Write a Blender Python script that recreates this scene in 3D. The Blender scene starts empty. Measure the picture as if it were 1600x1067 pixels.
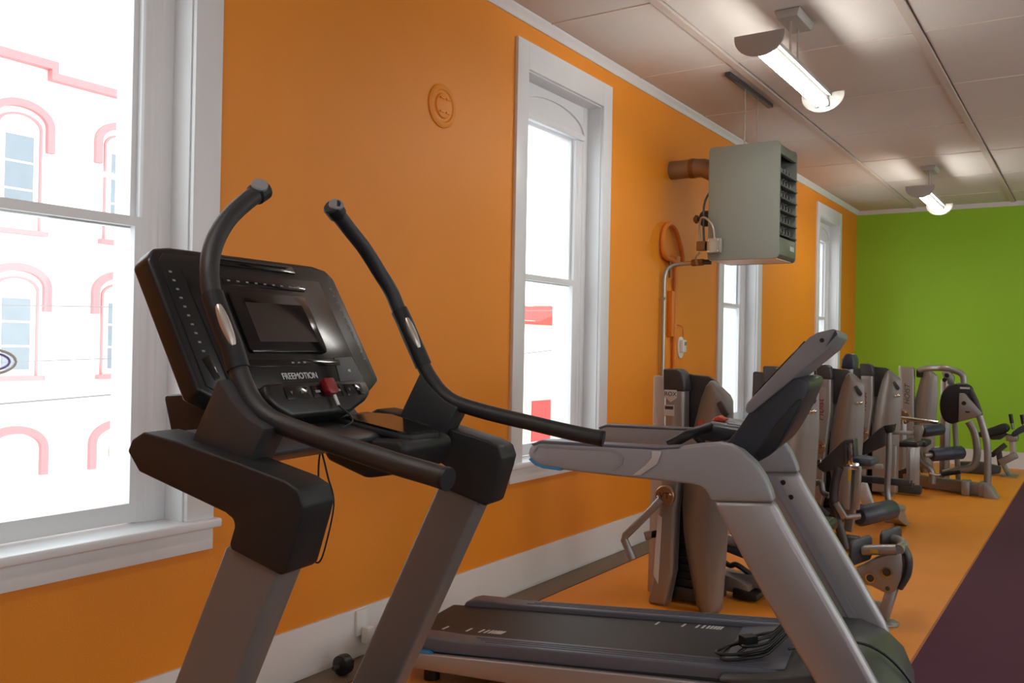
import bpy, bmesh, math, random
from mathutils import Vector, Matrix, Euler

random.seed(4)
PI = math.pi
S = bpy.context.scene
C = S.collection

# ------------------------------------------------------------------ camera
cam_d = bpy.data.cameras.new('camera')
cam = bpy.data.objects.new('camera', cam_d)
C.objects.link(cam)
YAW, PITCH, ROLL, FPX = .58119, .00574, .01845, 1401.73
f = Vector((-math.sin(YAW) * math.cos(PITCH), math.cos(YAW) * math.cos(PITCH), math.sin(PITCH)))
r = f.cross(Vector((0, 0, 1))).normalized()
u = r.cross(f)
r2 = r * math.cos(ROLL) + u * math.sin(ROLL)
u2 = -r * math.sin(ROLL) + u * math.cos(ROLL)
m = Matrix((r2, u2, -f)).transposed().to_4x4()
m.translation = Vector((2.85, 0, 1.42))
cam.matrix_world = m
cam_d.sensor_width = 36
cam_d.lens = 36 * FPX / 1600
cam_d.clip_start = .05
cam_d.clip_end = 300
S.camera = cam

# ------------------------------------------------------------------ world, exposure
SKY = 3.9
w = bpy.data.worlds.new('overcast_sky')
S.world = w
w.use_nodes = True
w.node_tree.nodes['Background'].inputs[0].default_value = (.93, .97, 1.0, 1)
w.node_tree.nodes['Background'].inputs[1].default_value = SKY
S.view_settings.view_transform = 'Standard'
S.view_settings.look = 'None'
S.view_settings.gamma = 1
S.view_settings.use_curve_mapping = False
S.view_settings.exposure = -0.03
TUBE = 48.0
S.cycles.use_denoising = True
S.cycles.max_bounces = 7
S.cycles.diffuse_bounces = 4
S.cycles.glossy_bounces = 3
S.cycles.transparent_max_bounces = 8
S.cycles.caustics_reflective = False
S.cycles.caustics_refractive = False
S.cycles.sample_clamp_indirect = 6

# ------------------------------------------------------------------ materials
def lin(c):
    return tuple((x / 255 / 12.92) if x / 255 <= .04045 else ((x / 255 + .055) / 1.055) ** 2.4 for x in c)

MATS = {}
def mat(name, rgb, rough=.5, metal=0., var=.06, vscale=6., bump=0., bscale=80., spec=.5, coat=0., stretch=None, emit=None):
    m_ = bpy.data.materials.new(name)
    m_.use_nodes = True
    nt = m_.node_tree
    b = nt.nodes['Principled BSDF']
    col = lin(rgb)
    b.inputs['Roughness'].default_value = rough
    b.inputs['Metallic'].default_value = metal
    b.inputs['Specular IOR Level'].default_value = spec
    b.inputs['Coat Weight'].default_value = coat
    tc = nt.nodes.new('ShaderNodeTexCoord')
    src = tc.outputs['Object']
    if stretch:
        mp = nt.nodes.new('ShaderNodeMapping')
        mp.inputs['Scale'].default_value = stretch
        nt.links.new(src, mp.inputs['Vector'])
        src = mp.outputs['Vector']
    nz = nt.nodes.new('ShaderNodeTexNoise')
    nz.inputs['Scale'].default_value = vscale
    nz.inputs['Detail'].default_value = 4
    nt.links.new(src, nz.inputs['Vector'])
    mx = nt.nodes.new('ShaderNodeMix')
    mx.data_type = 'RGBA'
    mx.inputs['A'].default_value = tuple(c * (1 - var) for c in col) + (1,)
    mx.inputs['B'].default_value = tuple(min(1, c * (1 + var)) for c in col) + (1,)
    nt.links.new(nz.outputs['Fac'], mx.inputs['Factor'])
    nt.links.new(mx.outputs['Result'], b.inputs['Base Color'])
    if bump:
        n2 = nt.nodes.new('ShaderNodeTexNoise')
        n2.inputs['Scale'].default_value = bscale
        n2.inputs['Detail'].default_value = 3
        nt.links.new(src, n2.inputs['Vector'])
        bp = nt.nodes.new('ShaderNodeBump')
        bp.inputs['Strength'].default_value = bump
        bp.inputs['Distance'].default_value = .01
        nt.links.new(n2.outputs['Fac'], bp.inputs['Height'])
        nt.links.new(bp.outputs['Normal'], b.inputs['Normal'])
    if emit:
        b.inputs['Emission Color'].default_value = (1, .985, .93, 1)
        b.inputs['Emission Strength'].default_value = emit
    MATS[name] = m_
    return m_

mat('orange_paint', (231, 141, 28), .55, var=.07, vscale=1.3, bump=.12, bscale=140)
mat('green_paint', (152, 204, 42), .6, var=.06, vscale=1.2, bump=.1, bscale=140)
mat('cream_paint', (222, 214, 200), .6, var=.04, vscale=1.2)
mat('white_gloss', (226, 227, 229), .35, var=.03, vscale=5, bump=.04, bscale=60)
mat('base_white', (214, 208, 204), .45, var=.05, vscale=3, bump=.06, bscale=50)
mat('ceiling_panel', (214, 208, 202), .85, var=.05, vscale=2.0, bump=.05, bscale=90, spec=.15)
mat('ceiling_batten', (200, 188, 178), .7, var=.05)
mat('seam_paint', (222, 212, 202), .6, var=.04)
mat('wood_floor', (112, 92, 72), .5, var=.3, vscale=5, bump=.1, bscale=30, stretch=(14, 1, 1))
mat('orange_mat', (234, 145, 36), .42, var=.10, vscale=3, bump=.12, bscale=220)
mat('purple_mat', (82, 46, 64), .7, var=.12, vscale=4, bump=.15, bscale=220, spec=.15)
mat('black_plastic', (31, 32, 34), .5, var=.08, bump=.05, bscale=400, spec=.35)
mat('dark_plastic', (52, 52, 54), .4, var=.08, bump=.05, bscale=400)
mat('rail_rubber', (40, 40, 42), .5, var=.1, bump=.08, bscale=300)
mat('console_black', (26, 27, 28), .32, var=.08)
mat('console_gloss', (20, 21, 22), .18, var=.05)
mat('screen_glass', (40, 33, 30), .08, var=.05, spec=.7)
mat('bezel_black', (12, 12, 13), .12, var=.05)
mat('bronze_grey', (116, 112, 111), .42, metal=.25, var=.06, vscale=3)
mat('silver_grip', (205, 200, 192), .3, metal=.7, var=.05)
mat('print_white', (205, 205, 205), .5, var=.03)
mat('print_grey', (128, 130, 132), .5, var=.03)
mat('reflection_grey', (70, 72, 74), .25, var=.05)  # tone of the reflection painted on the console
mat('red_plastic', (124, 20, 26), .35, var=.05)
mat('red_bright', (214, 62, 40), .35, var=.05)
mat('rail_grey', (148, 148, 152), .42, metal=.15, var=.04, vscale=3)
mat('console_grey', (126, 124, 128), .45, metal=.1, var=.04)
mat('panel_grey', (140, 140, 146), .4, metal=.1, var=.04)
mat('silver_upright', (168, 166, 167), .4, metal=.6, var=.05, vscale=4, bump=.03, bscale=300)
mat('navy_plastic', (40, 44, 54), .38, var=.08)
mat('slate_plastic', (88, 92, 104), .42, var=.08, bump=.05, bscale=300)
mat('hood_grey', (66, 69, 70), .4, var=.1)
mat('belt_black', (38, 37, 38), .55, var=.2, vscale=9, bump=.1, bscale=300, stretch=(1, 10, 1))
mat('blue_accent', (52, 130, 180), .4, var=.06)
mat('cord_black', (18, 18, 19), .4, var=.1)
mat('machine_silver', (150, 146, 142), .38, metal=.55, var=.06, vscale=3, bump=.03, bscale=250)
mat('machine_shroud', (138, 133, 128), .4, metal=.45, var=.06, vscale=3)
mat('machine_dark', (56, 54, 54), .45, var=.1)
mat('machine_light', (196, 192, 190), .4, metal=.3, var=.05)
mat('weight_black', (16, 16, 17), .5, var=.1)
mat('pad_navy', (52, 58, 72), .42, var=.1, bump=.06, bscale=200)
mat('pad_black', (26, 26, 28), .42, var=.1, bump=.06, bscale=200)
mat('chrome', (215, 215, 215), .14, metal=1, var=.03)
mat('bronze_disc', (150, 118, 88), .35, metal=.6, var=.08)
mat('heater_grey', (130, 134, 125), .5, var=.04, vscale=3)
mat('heater_olive', (112, 116, 100), .42, metal=.2, var=.06)
mat('heater_inside', (34, 35, 34), .6, var=.1)
mat('louvre_grey', (92, 94, 90), .45, metal=.3, var=.08)
mat('heat_tube', (210, 210, 205), .25, metal=.8, var=.1)
mat('duct_metal', (146, 126, 104), .4, metal=.6, var=.15, vscale=12)
mat('galv_pipe', (172, 166, 154), .35, metal=.7, var=.08)
mat('orange_pipe', (216, 122, 28), .5, var=.06)
mat('brass', (128, 96, 58), .4, metal=.7, var=.1)
mat('white_plastic', (226, 226, 222), .4, var=.03)
mat('fixture_grey', (176, 172, 166), .45, metal=.2, var=.05)
mat('fixture_white', (238, 238, 236), .4, var=.02)
mat('tube_light', (255, 255, 255), .5, var=0, emit=TUBE)
mat('ext_white', (238, 234, 230), .8, var=.03)
mat('ext_cream', (226, 218, 196), .8, var=.05)
mat('ext_red', (196, 128, 130), .8, var=.06)
mat('ext_brickred', (176, 62, 58), .8, var=.08)
mat('ext_glass', (124, 132, 140), .25, var=.15, vscale=2)
mat('ext_ground', (238, 238, 238), .9, var=.1)
mat('ext_wire', (128, 128, 130), .7)
mat('ext_grey', (170, 168, 160), .8, var=.1)
mat('tree_grey', (150, 150, 140), .9, var=.2)
mat('logo_red', (120, 22, 34), .4, var=.03)
mat('sticker_yellow', (190, 150, 24), .5)
mat('neon_purple', (150, 130, 200), .4, var=.03)

def brick_mat():
    m_ = bpy.data.materials.new('ext_brick')
    m_.use_nodes = True
    nt = m_.node_tree
    b = nt.nodes['Principled BSDF']
    b.inputs['Roughness'].default_value = .85
    tc = nt.nodes.new('ShaderNodeTexCoord')
    mp = nt.nodes.new('ShaderNodeMapping')
    mp.inputs['Rotation'].default_value = (PI / 2, 0, 0)
    bt = nt.nodes.new('ShaderNodeTexBrick')
    bt.inputs['Color1'].default_value = lin((206, 196, 160)) + (1,)
    bt.inputs['Color2'].default_value = lin((190, 184, 148)) + (1,)
    bt.inputs['Mortar'].default_value = lin((140, 136, 112)) + (1,)
    bt.inputs['Scale'].default_value = 1.0
    bt.inputs['Brick Width'].default_value = .6
    bt.inputs['Row Height'].default_value = .25
    bt.inputs['Mortar Size'].default_value = .02
    nt.links.new(tc.outputs['Object'], mp.inputs['Vector'])
    nt.links.new(mp.outputs['Vector'], bt.inputs['Vector'])
    nt.links.new(bt.outputs['Color'], b.inputs['Base Color'])
    MATS['ext_brick'] = m_
brick_mat()

def glass_mat():
    m_ = bpy.data.materials.new('window_glass')
    m_.use_nodes = True
    nt = m_.node_tree
    nt.nodes.remove(nt.nodes['Principled BSDF'])
    out = nt.nodes['Material Output']
    tr = nt.nodes.new('ShaderNodeBsdfTransparent')
    tr.inputs[0].default_value = (.93, .96, .96, 1)
    gl = nt.nodes.new('ShaderNodeBsdfGlossy')
    gl.inputs['Roughness'].default_value = .02
    lw = nt.nodes.new('ShaderNodeLayerWeight')
    lw.inputs[0].default_value = .5
    pw = nt.nodes.new('ShaderNodeMath')
    pw.operation = 'POWER'
    pw.inputs[1].default_value = 5
    nt.links.new(lw.outputs['Facing'], pw.inputs[0])
    fr = nt.nodes.new('ShaderNodeMath')
    fr.operation = 'MULTIPLY_ADD'
    fr.inputs[1].default_value = .8
    fr.inputs[2].default_value = .03
    nt.links.new(pw.outputs[0], fr.inputs[0])
    mx = nt.nodes.new('ShaderNodeMixShader')
    nt.links.new(fr.outputs[0], mx.inputs[0])
    nt.links.new(tr.outputs[0], mx.inputs[1])
    nt.links.new(gl.outputs[0], mx.inputs[2])
    nt.links.new(mx.outputs[0], out.inputs[0])
    MATS['window_glass'] = m_
glass_mat()

# ------------------------------------------------------------------ mesh helpers
def cr(pts, n=6, closed=False):
    """Catmull-Rom resampling of a polyline (any dimension)."""
    P = [Vector(p) for p in pts]
    out = []
    N = len(P)
    segs = N if closed else N - 1
    for i in range(segs):
        if closed:
            a, b, c, d = P[(i - 1) % N], P[i], P[(i + 1) % N], P[(i + 2) % N]
        else:
            a, b, c, d = P[max(i - 1, 0)], P[i], P[i + 1], P[min(i + 2, N - 1)]
        for k in range(n):
            t = k / n
            out.append(.5 * ((2 * b) + (c - a) * t + (2 * a - 5 * b + 4 * c - d) * t * t + (3 * b - a - 3 * c + d) * t ** 3))
    if not closed:
        out.append(P[-1])
    return out

class MB:
    def __init__(self, org=(0, 0, 0)):
        self.bm = bmesh.new()
        self.o = Vector(org)

    def v(self, p):
        return self.bm.verts.new(Vector(p) - self.o)

    def face(self, vs):
        try:
            return self.bm.faces.new(vs)
        except ValueError:
            return None

    def box(self, x0, x1, y0, y1, z0, z1, mp=None):
        mp = mp or (lambda *a: a)
        vs = [self.v(mp(x, y, z)) for x in (x0, x1) for y in (y0, y1) for z in (z0, z1)]
        for q in ((0, 1, 3, 2), (4, 6, 7, 5), (0, 4, 5, 1), (2, 3, 7, 6), (0, 2, 6, 4), (1, 5, 7, 3)):
            self.face([vs[i] for i in q])
        return self

    def prism(self, pts, lo, hi, mp):
        """pts 2D outline; mp(a, b, t) -> 3D, t from lo to hi."""
        A = [self.v(mp(p[0], p[1], lo)) for p in pts]
        B = [self.v(mp(p[0], p[1], hi)) for p in pts]
        n = len(pts)
        self.face(A)
        self.face(B[::-1])
        for i in range(n):
            self.face([A[i], B[i], B[(i + 1) % n], A[(i + 1) % n]])
        return self

    def xz(self, pts, y0, y1):
        return self.prism(pts, y0, y1, lambda a, b, t: (a, t, b))

    def yz(self, pts, x0, x1):
        return self.prism(pts, x0, x1, lambda a, b, t: (t, a, b))

    def xy(self, pts, z0, z1):
        return self.prism(pts, z0, z1, lambda a, b, t: (a, b, t))

    def tube(self, path, rad, n=10, closed=False, flat=1.0):
        P = [Vector(p) for p in path]
        N = len(P)
        rads = rad if isinstance(rad, (list, tuple)) else [rad] * N
        rings = []
        up = None
        for i in range(N):
            if closed:
                t = P[(i + 1) % N] - P[(i - 1) % N]
            else:
                t = P[min(i + 1, N - 1)] - P[max(i - 1, 0)]
            t.normalize()
            if up is None:
                up = Vector((0, 0, 1)) if abs(t.z) < .9 else Vector((1, 0, 0))
            up = (up - t * up.dot(t))
            if up.length < 1e-6:
                up = t.orthogonal()
            up.normalize()
            sd = t.cross(up)
            rings.append([self.v(P[i] + (sd * math.cos(2 * PI * k / n) + up * math.sin(2 * PI * k / n) * flat) * rads[i]) for k in range(n)])
        for i in range(N if closed else N - 1):
            a, b = rings[i], rings[(i + 1) % N]
            for k in range(n):
                self.face([a[k], a[(k + 1) % n], b[(k + 1) % n], b[k]])
        if not closed:
            self.face(rings[0][::-1])
            self.face(rings[-1])
        return self

    def cyl(self, p, q, rad, n=16, r2=None):
        return self.tube([p, q], [rad, rad if r2 is None else r2], n)

    def bar(self, p, q, w, h, upv=(0, 0, 1)):
        """square bar from p to q, width w sideways, h along upv."""
        p, q = Vector(p), Vector(q)
        t = (q - p).normalized()
        up = Vector(upv) - t * Vector(upv).dot(t)
        if up.length < 1e-4:
            up = t.orthogonal()
        up.normalize()
        sd = t.cross(up)
        c = [(-1, -1), (1, -1), (1, 1), (-1, 1)]
        A = [self.v(p + sd * a * w / 2 + up * b * h / 2) for a, b in c]
        B = [self.v(q + sd * a * w / 2 + up * b * h / 2) for a, b in c]
        self.face(A[::-1])
        self.face(B)
        for i in range(4):
            self.face([A[i], A[(i + 1) % 4], B[(i + 1) % 4], B[i]])
        return self

    def lathe(self, prof, c, axis, n=24):
        """prof: list of (radius, height along axis)."""
        a = Vector(axis).normalized()
        s = a.orthogonal().normalized()
        t = a.cross(s)
        c = Vector(c)
        rings = []
        for rad, h in prof:
            if rad < 1e-5:
                rings.append([self.v(c + a * h)])
            else:
                rings.append([self.v(c + a * h + (s * math.cos(2 * PI * k / n) + t * math.sin(2 * PI * k / n)) * rad) for k in range(n)])
        for A, B in zip(rings, rings[1:]):
            for k in range(n):
                if len(A) == 1 and len(B) > 1:
                    self.face([A[0], B[k], B[(k + 1) % n]])
                elif len(B) == 1 and len(A) > 1:
                    self.face([A[k], A[(k + 1) % n], B[0]])
                elif len(A) > 1:
                    self.face([A[k], A[(k + 1) % n], B[(k + 1) % n], B[k]])
        return self

    def ball(self, c, rad, sc=(1, 1, 1), n=14):
        mtx = Matrix.Translation(Vector(c) - self.o) @ Matrix.Diagonal((sc[0], sc[1], sc[2], 1))
        bmesh.ops.create_uvsphere(self.bm, u_segments=n, v_segments=n // 2 + 1, radius=rad, matrix=mtx)
        return self

    def build(self, name, material, parent=None, bevel=0., seg=2, ang=32, smooth=True):
        bm = self.bm
        bmesh.ops.remove_doubles(bm, verts=bm.verts, dist=1e-5)
        bmesh.ops.recalc_face_normals(bm, faces=bm.faces)
        if bevel:
            ed = [e for e in bm.edges if len(e.link_faces) == 2 and e.calc_face_angle(0) > math.radians(28)]
            try:
                bmesh.ops.bevel(bm, geom=ed, offset=bevel, segments=seg, affect='EDGES', profile=.5, clamp_overlap=True)
            except Exception:
                pass
        me = bpy.data.meshes.new(name)
        bm.to_mesh(me)
        bm.free()
        if smooth:
            for p in me.polygons:
                p.use_smooth = True
            me.set_sharp_from_angle(angle=math.radians(ang))
        o = bpy.data.objects.new(name, me)
        me.materials.append(MATS[material] if isinstance(material, str) else material)
        C.objects.link(o)
        if parent is not None:
            o.parent = parent
        else:
            o.location = self.o
        return o

def empty(name, loc=(0, 0, 0), rz=0., kind=None):
    o = bpy.data.objects.new(name, None)
    o.location = loc
    o.rotation_euler = (0, 0, rz)
    o.empty_display_size = .1
    C.objects.link(o)
    if kind:
        o['kind'] = kind
    return o

def tag(o, label, cat, group=None, kind=None):
    o['label'] = label
    o['category'] = cat
    if group:
        o['group'] = group
    if kind:
        o['kind'] = kind
    return o

def struct(o, label=None):
    o['kind'] = 'structure'
    if label:
        o['label'] = label
    return o

def text(name, s, size, fn, material, parent, shear=0., depth=.0008, sx=1.0):
    """flat lettering: fn(x, y, d) maps centred text space to 3D local space."""
    cu = bpy.data.curves.new(name, 'FONT')
    cu.body = s
    cu.size = size
    cu.align_x = 'CENTER'
    cu.align_y = 'CENTER'
    cu.shear = shear
    cu.extrude = depth
    to = bpy.data.objects.new(name + '_tmp', cu)
    C.objects.link(to)
    dg = bpy.context.evaluated_depsgraph_get()
    me = bpy.data.meshes.new_from_object(to.evaluated_get(dg))
    bpy.data.objects.remove(to)
    for v_ in me.vertices:
        v_.co = Vector(fn(v_.co.x * sx, v_.co.y, v_.co.z))
    me.name = name
    me.materials.clear()
    me.materials.append(MATS[material])
    o = bpy.data.objects.new(name, me)
    C.objects.link(o)
    o.parent = parent
    return o

# ------------------------------------------------------------------ room shell
YF = 12.97          # far wall
YB = -3.6           # back wall behind the viewer
XR = 7.4            # right wall
ZC = 3.375          # ceiling underside
WIN = [(1.18, 2.13), (4.44, 5.39), (7.745, 8.70), (10.99, 11.93)]
ZS, ZH = .745, 3.06   # opening bottom and top

b = MB()
y = YB
for a0, a1 in WIN:
    b.box(-.3, 0, y, a0, -.05, ZC + .1)
    b.box(-.3, 0, a0, a1, -.05, ZS - .035)
    b.box(-.3, 0, a0, a1, ZH, ZC + .1)
    y = a1
b.box(-.3, 0, y, YF + .2, -.05, ZC + .1)
struct(b.build('wall_left', 'orange_paint', smooth=False))
struct(MB().box(0, XR, YF, YF + .2, -.05, ZC + .1).build('wall_far', 'green_paint', smooth=False))

# unseen walls behind and to the right of the viewer, with big windows added to bring in more daylight
BW = [(4.6, 6.4)]
b = MB()
x = 0
for a0, a1 in BW:
    b.box(x, a0, YB - .2, YB, -.05, ZC + .1)
    b.box(a0, a1, YB - .2, YB, -.05, .7)
    b.box(a0, a1, YB - .2, YB, 3.0, ZC + .1)
    x = a1
b.box(x, XR, YB - .2, YB, -.05, ZC + .1)
struct(b.build('wall_back', 'cream_paint', smooth=False))
RW = [(1.0, 2.8), (4.2, 6.0), (7.4, 9.2), (10.4, 12.2)]
b = MB()
y = YB
for a0, a1 in RW:
    b.box(XR, XR + .2, y, a0, -.05, ZC + .1)
    b.box(XR, XR + .2, a0, a1, -.05, .8)
    b.box(XR, XR + .2, a0, a1, 3.0, ZC + .1)
    y = a1
b.box(XR, XR + .2, y, YF + .2, -.05, ZC + .1)
struct(b.build('wall_right', 'cream_paint', smooth=False))

struct(MB().box(-.3, XR + .2, YB - .2, YF + .2, -.12, -.012).build('floor', 'wood_floor', smooth=False))

# rubber floor mats with an interlocking edge
def teeth_edge(xc, y0, y1, pitch=.022, amp=.006):
    pts, n = [], int((y1 - y0) / pitch)
    for i in range(n):
        ya = y0 + (y1 - y0) * i / n
        yb = y0 + (y1 - y0) * (i + .5) / n
        yc = y0 + (y1 - y0) * (i + 1) / n
        pts += [(xc - amp, ya), (xc - amp, yb), (xc + amp, yb), (xc + amp, yc)]
    return pts
edge = teeth_edge(2.135, YB + .02, YF - .02)
b = MB()
b.xy([(.235, YF - .02), (.235, YB + .02)] + edge, -.012, 0)
struct(b.build('floor_mat_orange', 'orange_mat', smooth=False), 'orange rubber gym flooring under the machines')
b = MB()
b.xy(edge + [(XR - .02, YF - .02), (XR - .02, YB + .02)], -.012, 0)
struct(b.build('floor_mat_purple', 'purple_mat', smooth=False), 'dark purple rubber gym flooring in the aisle')

# ceiling: slab with panels, battens and painted seams
ceil = struct(MB().box(-.3, XR + .2, YB - .2, YF + .2, ZC + .012, ZC + .14).build('ceiling', 'ceiling_panel', smooth=False))
XS = [0., .71, .77, 1.87, 1.93, 3.09, 3.15, 4.31, 4.37, 5.53, 5.59, 6.75, 6.81, XR]
YS = [4.64 + 1.245 * i for i in range(-7, 8)]
YS = [YB] + [q for q in YS if YB + .2 < q < YF - .2] + [YF]
for i in range(0, len(XS), 2):
    for a0, a1 in zip(YS, YS[1:]):
        dz = random.uniform(-.002, .002)
        MB().box(XS[i] + .001, XS[i + 1] - .001, a0 + .004, a1 - .004, ZC + dz, ZC + .0125).build('panel', 'ceiling_panel', ceil, smooth=False)
        if a1 < YF - .1:
            MB().box(XS[i] + .002, XS[i + 1] - .002, a1 - .0045, a1 + .0045, ZC - .004, ZC + .0125).build('seam_strip', 'seam_paint', ceil, smooth=False)
for i in range(1, len(XS) - 1, 2):
    MB().box(XS[i], XS[i + 1] - .010, YB, YF, ZC - .012, ZC + .0125).build('batten', 'ceiling_batten', ceil, smooth=False)

# crown moulding and baseboards
crown = [(0, ZC - .055), (.012, ZC - .055), (.02, ZC - .045), (.03, ZC - .02), (.045, ZC - .012), (.05, ZC), (0, ZC)]
struct(MB().prism(crown, YB, YF, lambda a, c, t: (a, t, c)).build('trim_1', 'white_gloss', ang=50))
struct(MB().prism(crown, .0, XR, lambda a, c, t: (t, YF - a, c)).build('trim_2', 'white_gloss', ang=50))
bb = [(0, 0), (.028, 0), (.028, .025), (.018, .035), (.018, .205), (.012, .215), (0, .215)]
struct(MB().prism([(a, c - .01) for a, c in bb], YB, YF, lambda a, c, t: (a, t, c)).build('baseboard_left', 'base_white', ang=50))
struct(MB().prism([(a, c - .01) for a, c in bb], .0, XR, lambda a, c, t: (t, YF - a, c)).build('baseboard_far', 'base_white', ang=50))
struct(MB().box(.2345, .2365, YB + .02, YF - .02, -.012, .004).build('trim_3', 'machine_dark', smooth=False), 'dark edge strip along the orange flooring by the wall')

# ------------------------------------------------------------------ windows in the left wall
def window(idx, y0, y1):
    yo = (0, y0, 0)
    W = empty('window_%d' % idx, (0, y0, 0), kind='structure')
    def mb():
        return MB(yo)
    cz1 = 3.215
    mb().box(-.002, .022, y0 - .122, y0, ZS, cz1).build('casing', 'white_gloss', W, .003)
    mb().box(-.002, .022, y1, y1 + .122, ZS, cz1).build('casing', 'white_gloss', W, .003)
    mb().box(-.002, .022, y0, y1, ZH - .005, cz1).build('casing', 'white_gloss', W, .003)
    mb().box(-.16, .048, y0 - .142, y1 + .142, ZS - .034, ZS).build('sill', 'white_gloss', W, .008, 3)
    mb().box(-.002, .02, y0 - .122, y1 + .122, ZS - .118, ZS - .034).build('apron', 'white_gloss', W, .003)
    # deep jambs and moulded stops
    for s, ye in ((1, y0), (-1, y1)):
        b_ = mb().box(-.29, .0, ye - .004 * s, ye + .006 * s, ZS, ZH)
        b_.build('jamb', 'white_gloss', W)
        prof = [(-.10, 0), (-.10, .05), (-.108, .055), (-.108, .075), (-.116, .085), (-.116, .11), (-.125, .118), (-.20, .118), (-.20, 0)]
        mb().prism([(px, ye + s * (.006 + q)) for px, q in prof], ZS, ZH - .01, lambda a, c, t: (a, c, t)).build('stop_moulding', 'white_gloss', W, .0015)
    mb().box(-.29, 0, y0, y1, ZH - .012, ZH - .002).build('head_jamb', 'white_gloss', W)
    ya, yb = y0 + .10, y1 - .10
    yc = (y0 + y1) / 2
    # arched panel above the sash
    ztop = 2.85
    mb().box(-.125, -.105, y0 + .006, y1 - .006, ztop, ZH - .012).build('arch_panel', 'white_gloss', W)
    rr = (y1 - y0) / 2 - .05
    pts = [(yc - rr * math.cos(PI * k / 24), ztop + .005 + (ZH - ztop - .06) * math.sin(PI * k / 24)) for k in range(25)]
    inn = [(yc + (p - yc) * .955, ztop + .005 + (q - ztop - .005) * .90) for p, q in pts]
    mb().prism(pts + inn[::-1], -.105, -.090, lambda a, c, t: (t, a, c)).build('arch_trim', 'white_gloss', W, .002)
    mb().box(-.13, -.095, y0 + .05, y1 - .05, ztop - .03, ztop + .012).build('head_stop', 'white_gloss', W, .003)
    # sashes
    zm = 1.86
    for nm, xs, z0, z1, br, tr in (('upper_sash', -.165, zm - .03, ztop, .035, .045), ('lower_sash', -.132, ZS + .005, zm + .012, .07, .035)):
        st = .045
        fr = mb()
        fr.box(xs - .015, xs + .015, ya, ya + st, z0, z1)
        fr.box(xs - .015, xs + .015, yb - st, yb, z0, z1)
        fr.box(xs - .0148, xs + .0148, ya + st - .001, yb - st + .001, z0 + .0003, z0 + br)
        fr.box(xs - .0148, xs + .0148, ya + st - .001, yb - st + .001, z1 - tr, z1 - .0003)
        so = fr.build(nm, 'white_gloss', W, smooth=False)
        mb().box(xs - .003, xs + .003, ya + st - .004, yb - st + .004, z0 + br - .004, z1 - tr + .004).build('pane', 'window_glass', so, smooth=False)
    # storm track outside
    for s, ye in ((1, ya), (-1, yb)):
        mb().box(-.285, -.201, ye - .095 * s, ye + .02 * s, ZS, ztop + .1).build('outer_track', 'white_gloss', W)
    W['label'] = ['tall white window beside the black treadmill console', 'tall white double-hung window between the two treadmills', 'tall white window under the grey unit heater', 'tall white window nearest the green wall'][idx - 1]
for i, (a0, a1) in enumerate(WIN):
    window(i + 1, a0, a1)

# panes of the unseen windows, and light portals at every opening
def portal(loc, rot, sx, sy):
    ld = bpy.data.lights.new('window_portal', 'AREA')
    ld.shape = 'RECTANGLE'
    ld.size, ld.size_y = sx, sy
    ld.cycles.is_portal = True
    o = bpy.data.objects.new('window_portal', ld)
    o.location = loc
    o.rotation_euler = rot
    C.objects.link(o)
for a0, a1 in WIN:
    portal((-.31, (a0 + a1) / 2, (ZS + ZH) / 2), (0, -PI / 2, 0), ZH - ZS, a1 - a0)
for k, (a0, a1) in enumerate(BW):
    W = struct(MB(((a0 + a1) / 2, YB, .7)).box(a0, a1, YB - .12, YB - .06, .7, .76).box(a0, a1, YB - .12, YB - .06, 2.94, 3.0).box(a0, a0 + .06, YB - .12, YB - .06, .76, 2.94).box(a1 - .06, a1, YB - .12, YB - .06, .76, 2.94).build('window_%d' % (5 + k), 'white_gloss', None, .004))
    portal(((a0 + a1) / 2, YB - .21, 1.85), (PI / 2, 0, 0), a1 - a0, 2.3)
for k, (a0, a1) in enumerate(RW):
    W = struct(MB((XR, (a0 + a1) / 2, .8)).box(XR + .06, XR + .12, a0, a1, .8, .86).box(XR + .06, XR + .12, a0, a1, 2.94, 3.0).box(XR + .06, XR + .12, a0, a0 + .06, .86, 2.94).box(XR + .06, XR + .12, a1 - .06, a1, .86, 2.94).build('window_%d' % (6 + k), 'white_gloss', None, .004))
    portal((XR + .21, (a0 + a1) / 2, 1.9), (0, PI / 2, 0), 2.2, a1 - a0)


# ------------------------------------------------------------------ outside, across the street
GZ = -4.6
struct(MB().box(-90, -.32, -40, 90, GZ - .3, GZ).build('ground', 'ext_ground', smooth=False))
FX = -22.0          # facade plane of the white building
KX = 24.85 / 14.85
def ey(q):
    return q * KX
def ez(q):
    return 1.42 + (q - 1.42) * KX
B1 = empty('white_building', (FX, 13.3, GZ))
bo = (FX, 13.3, GZ)
MB(bo).box(FX - 9, FX, -4, ey(12.5), GZ, ez(5.82)).box(FX - 8.9, FX + .002, -3.9, ey(8.3), ez(5.822), ez(6.0)).build('wall', 'ext_white', B1, smooth=False)
MB(bo).box(FX - .3, FX + .25, -4, ey(8.36), ez(5.92), ez(6.06)).box(FX - .3, FX + .25, ey(8.25), ey(8.36), ez(5.74), ez(5.92)).box(FX - .3, FX + .25, ey(8.36), ey(12.5), ez(5.74), ez(5.87)).build('parapet_trim', 'ext_red', B1, smooth=False)
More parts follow.
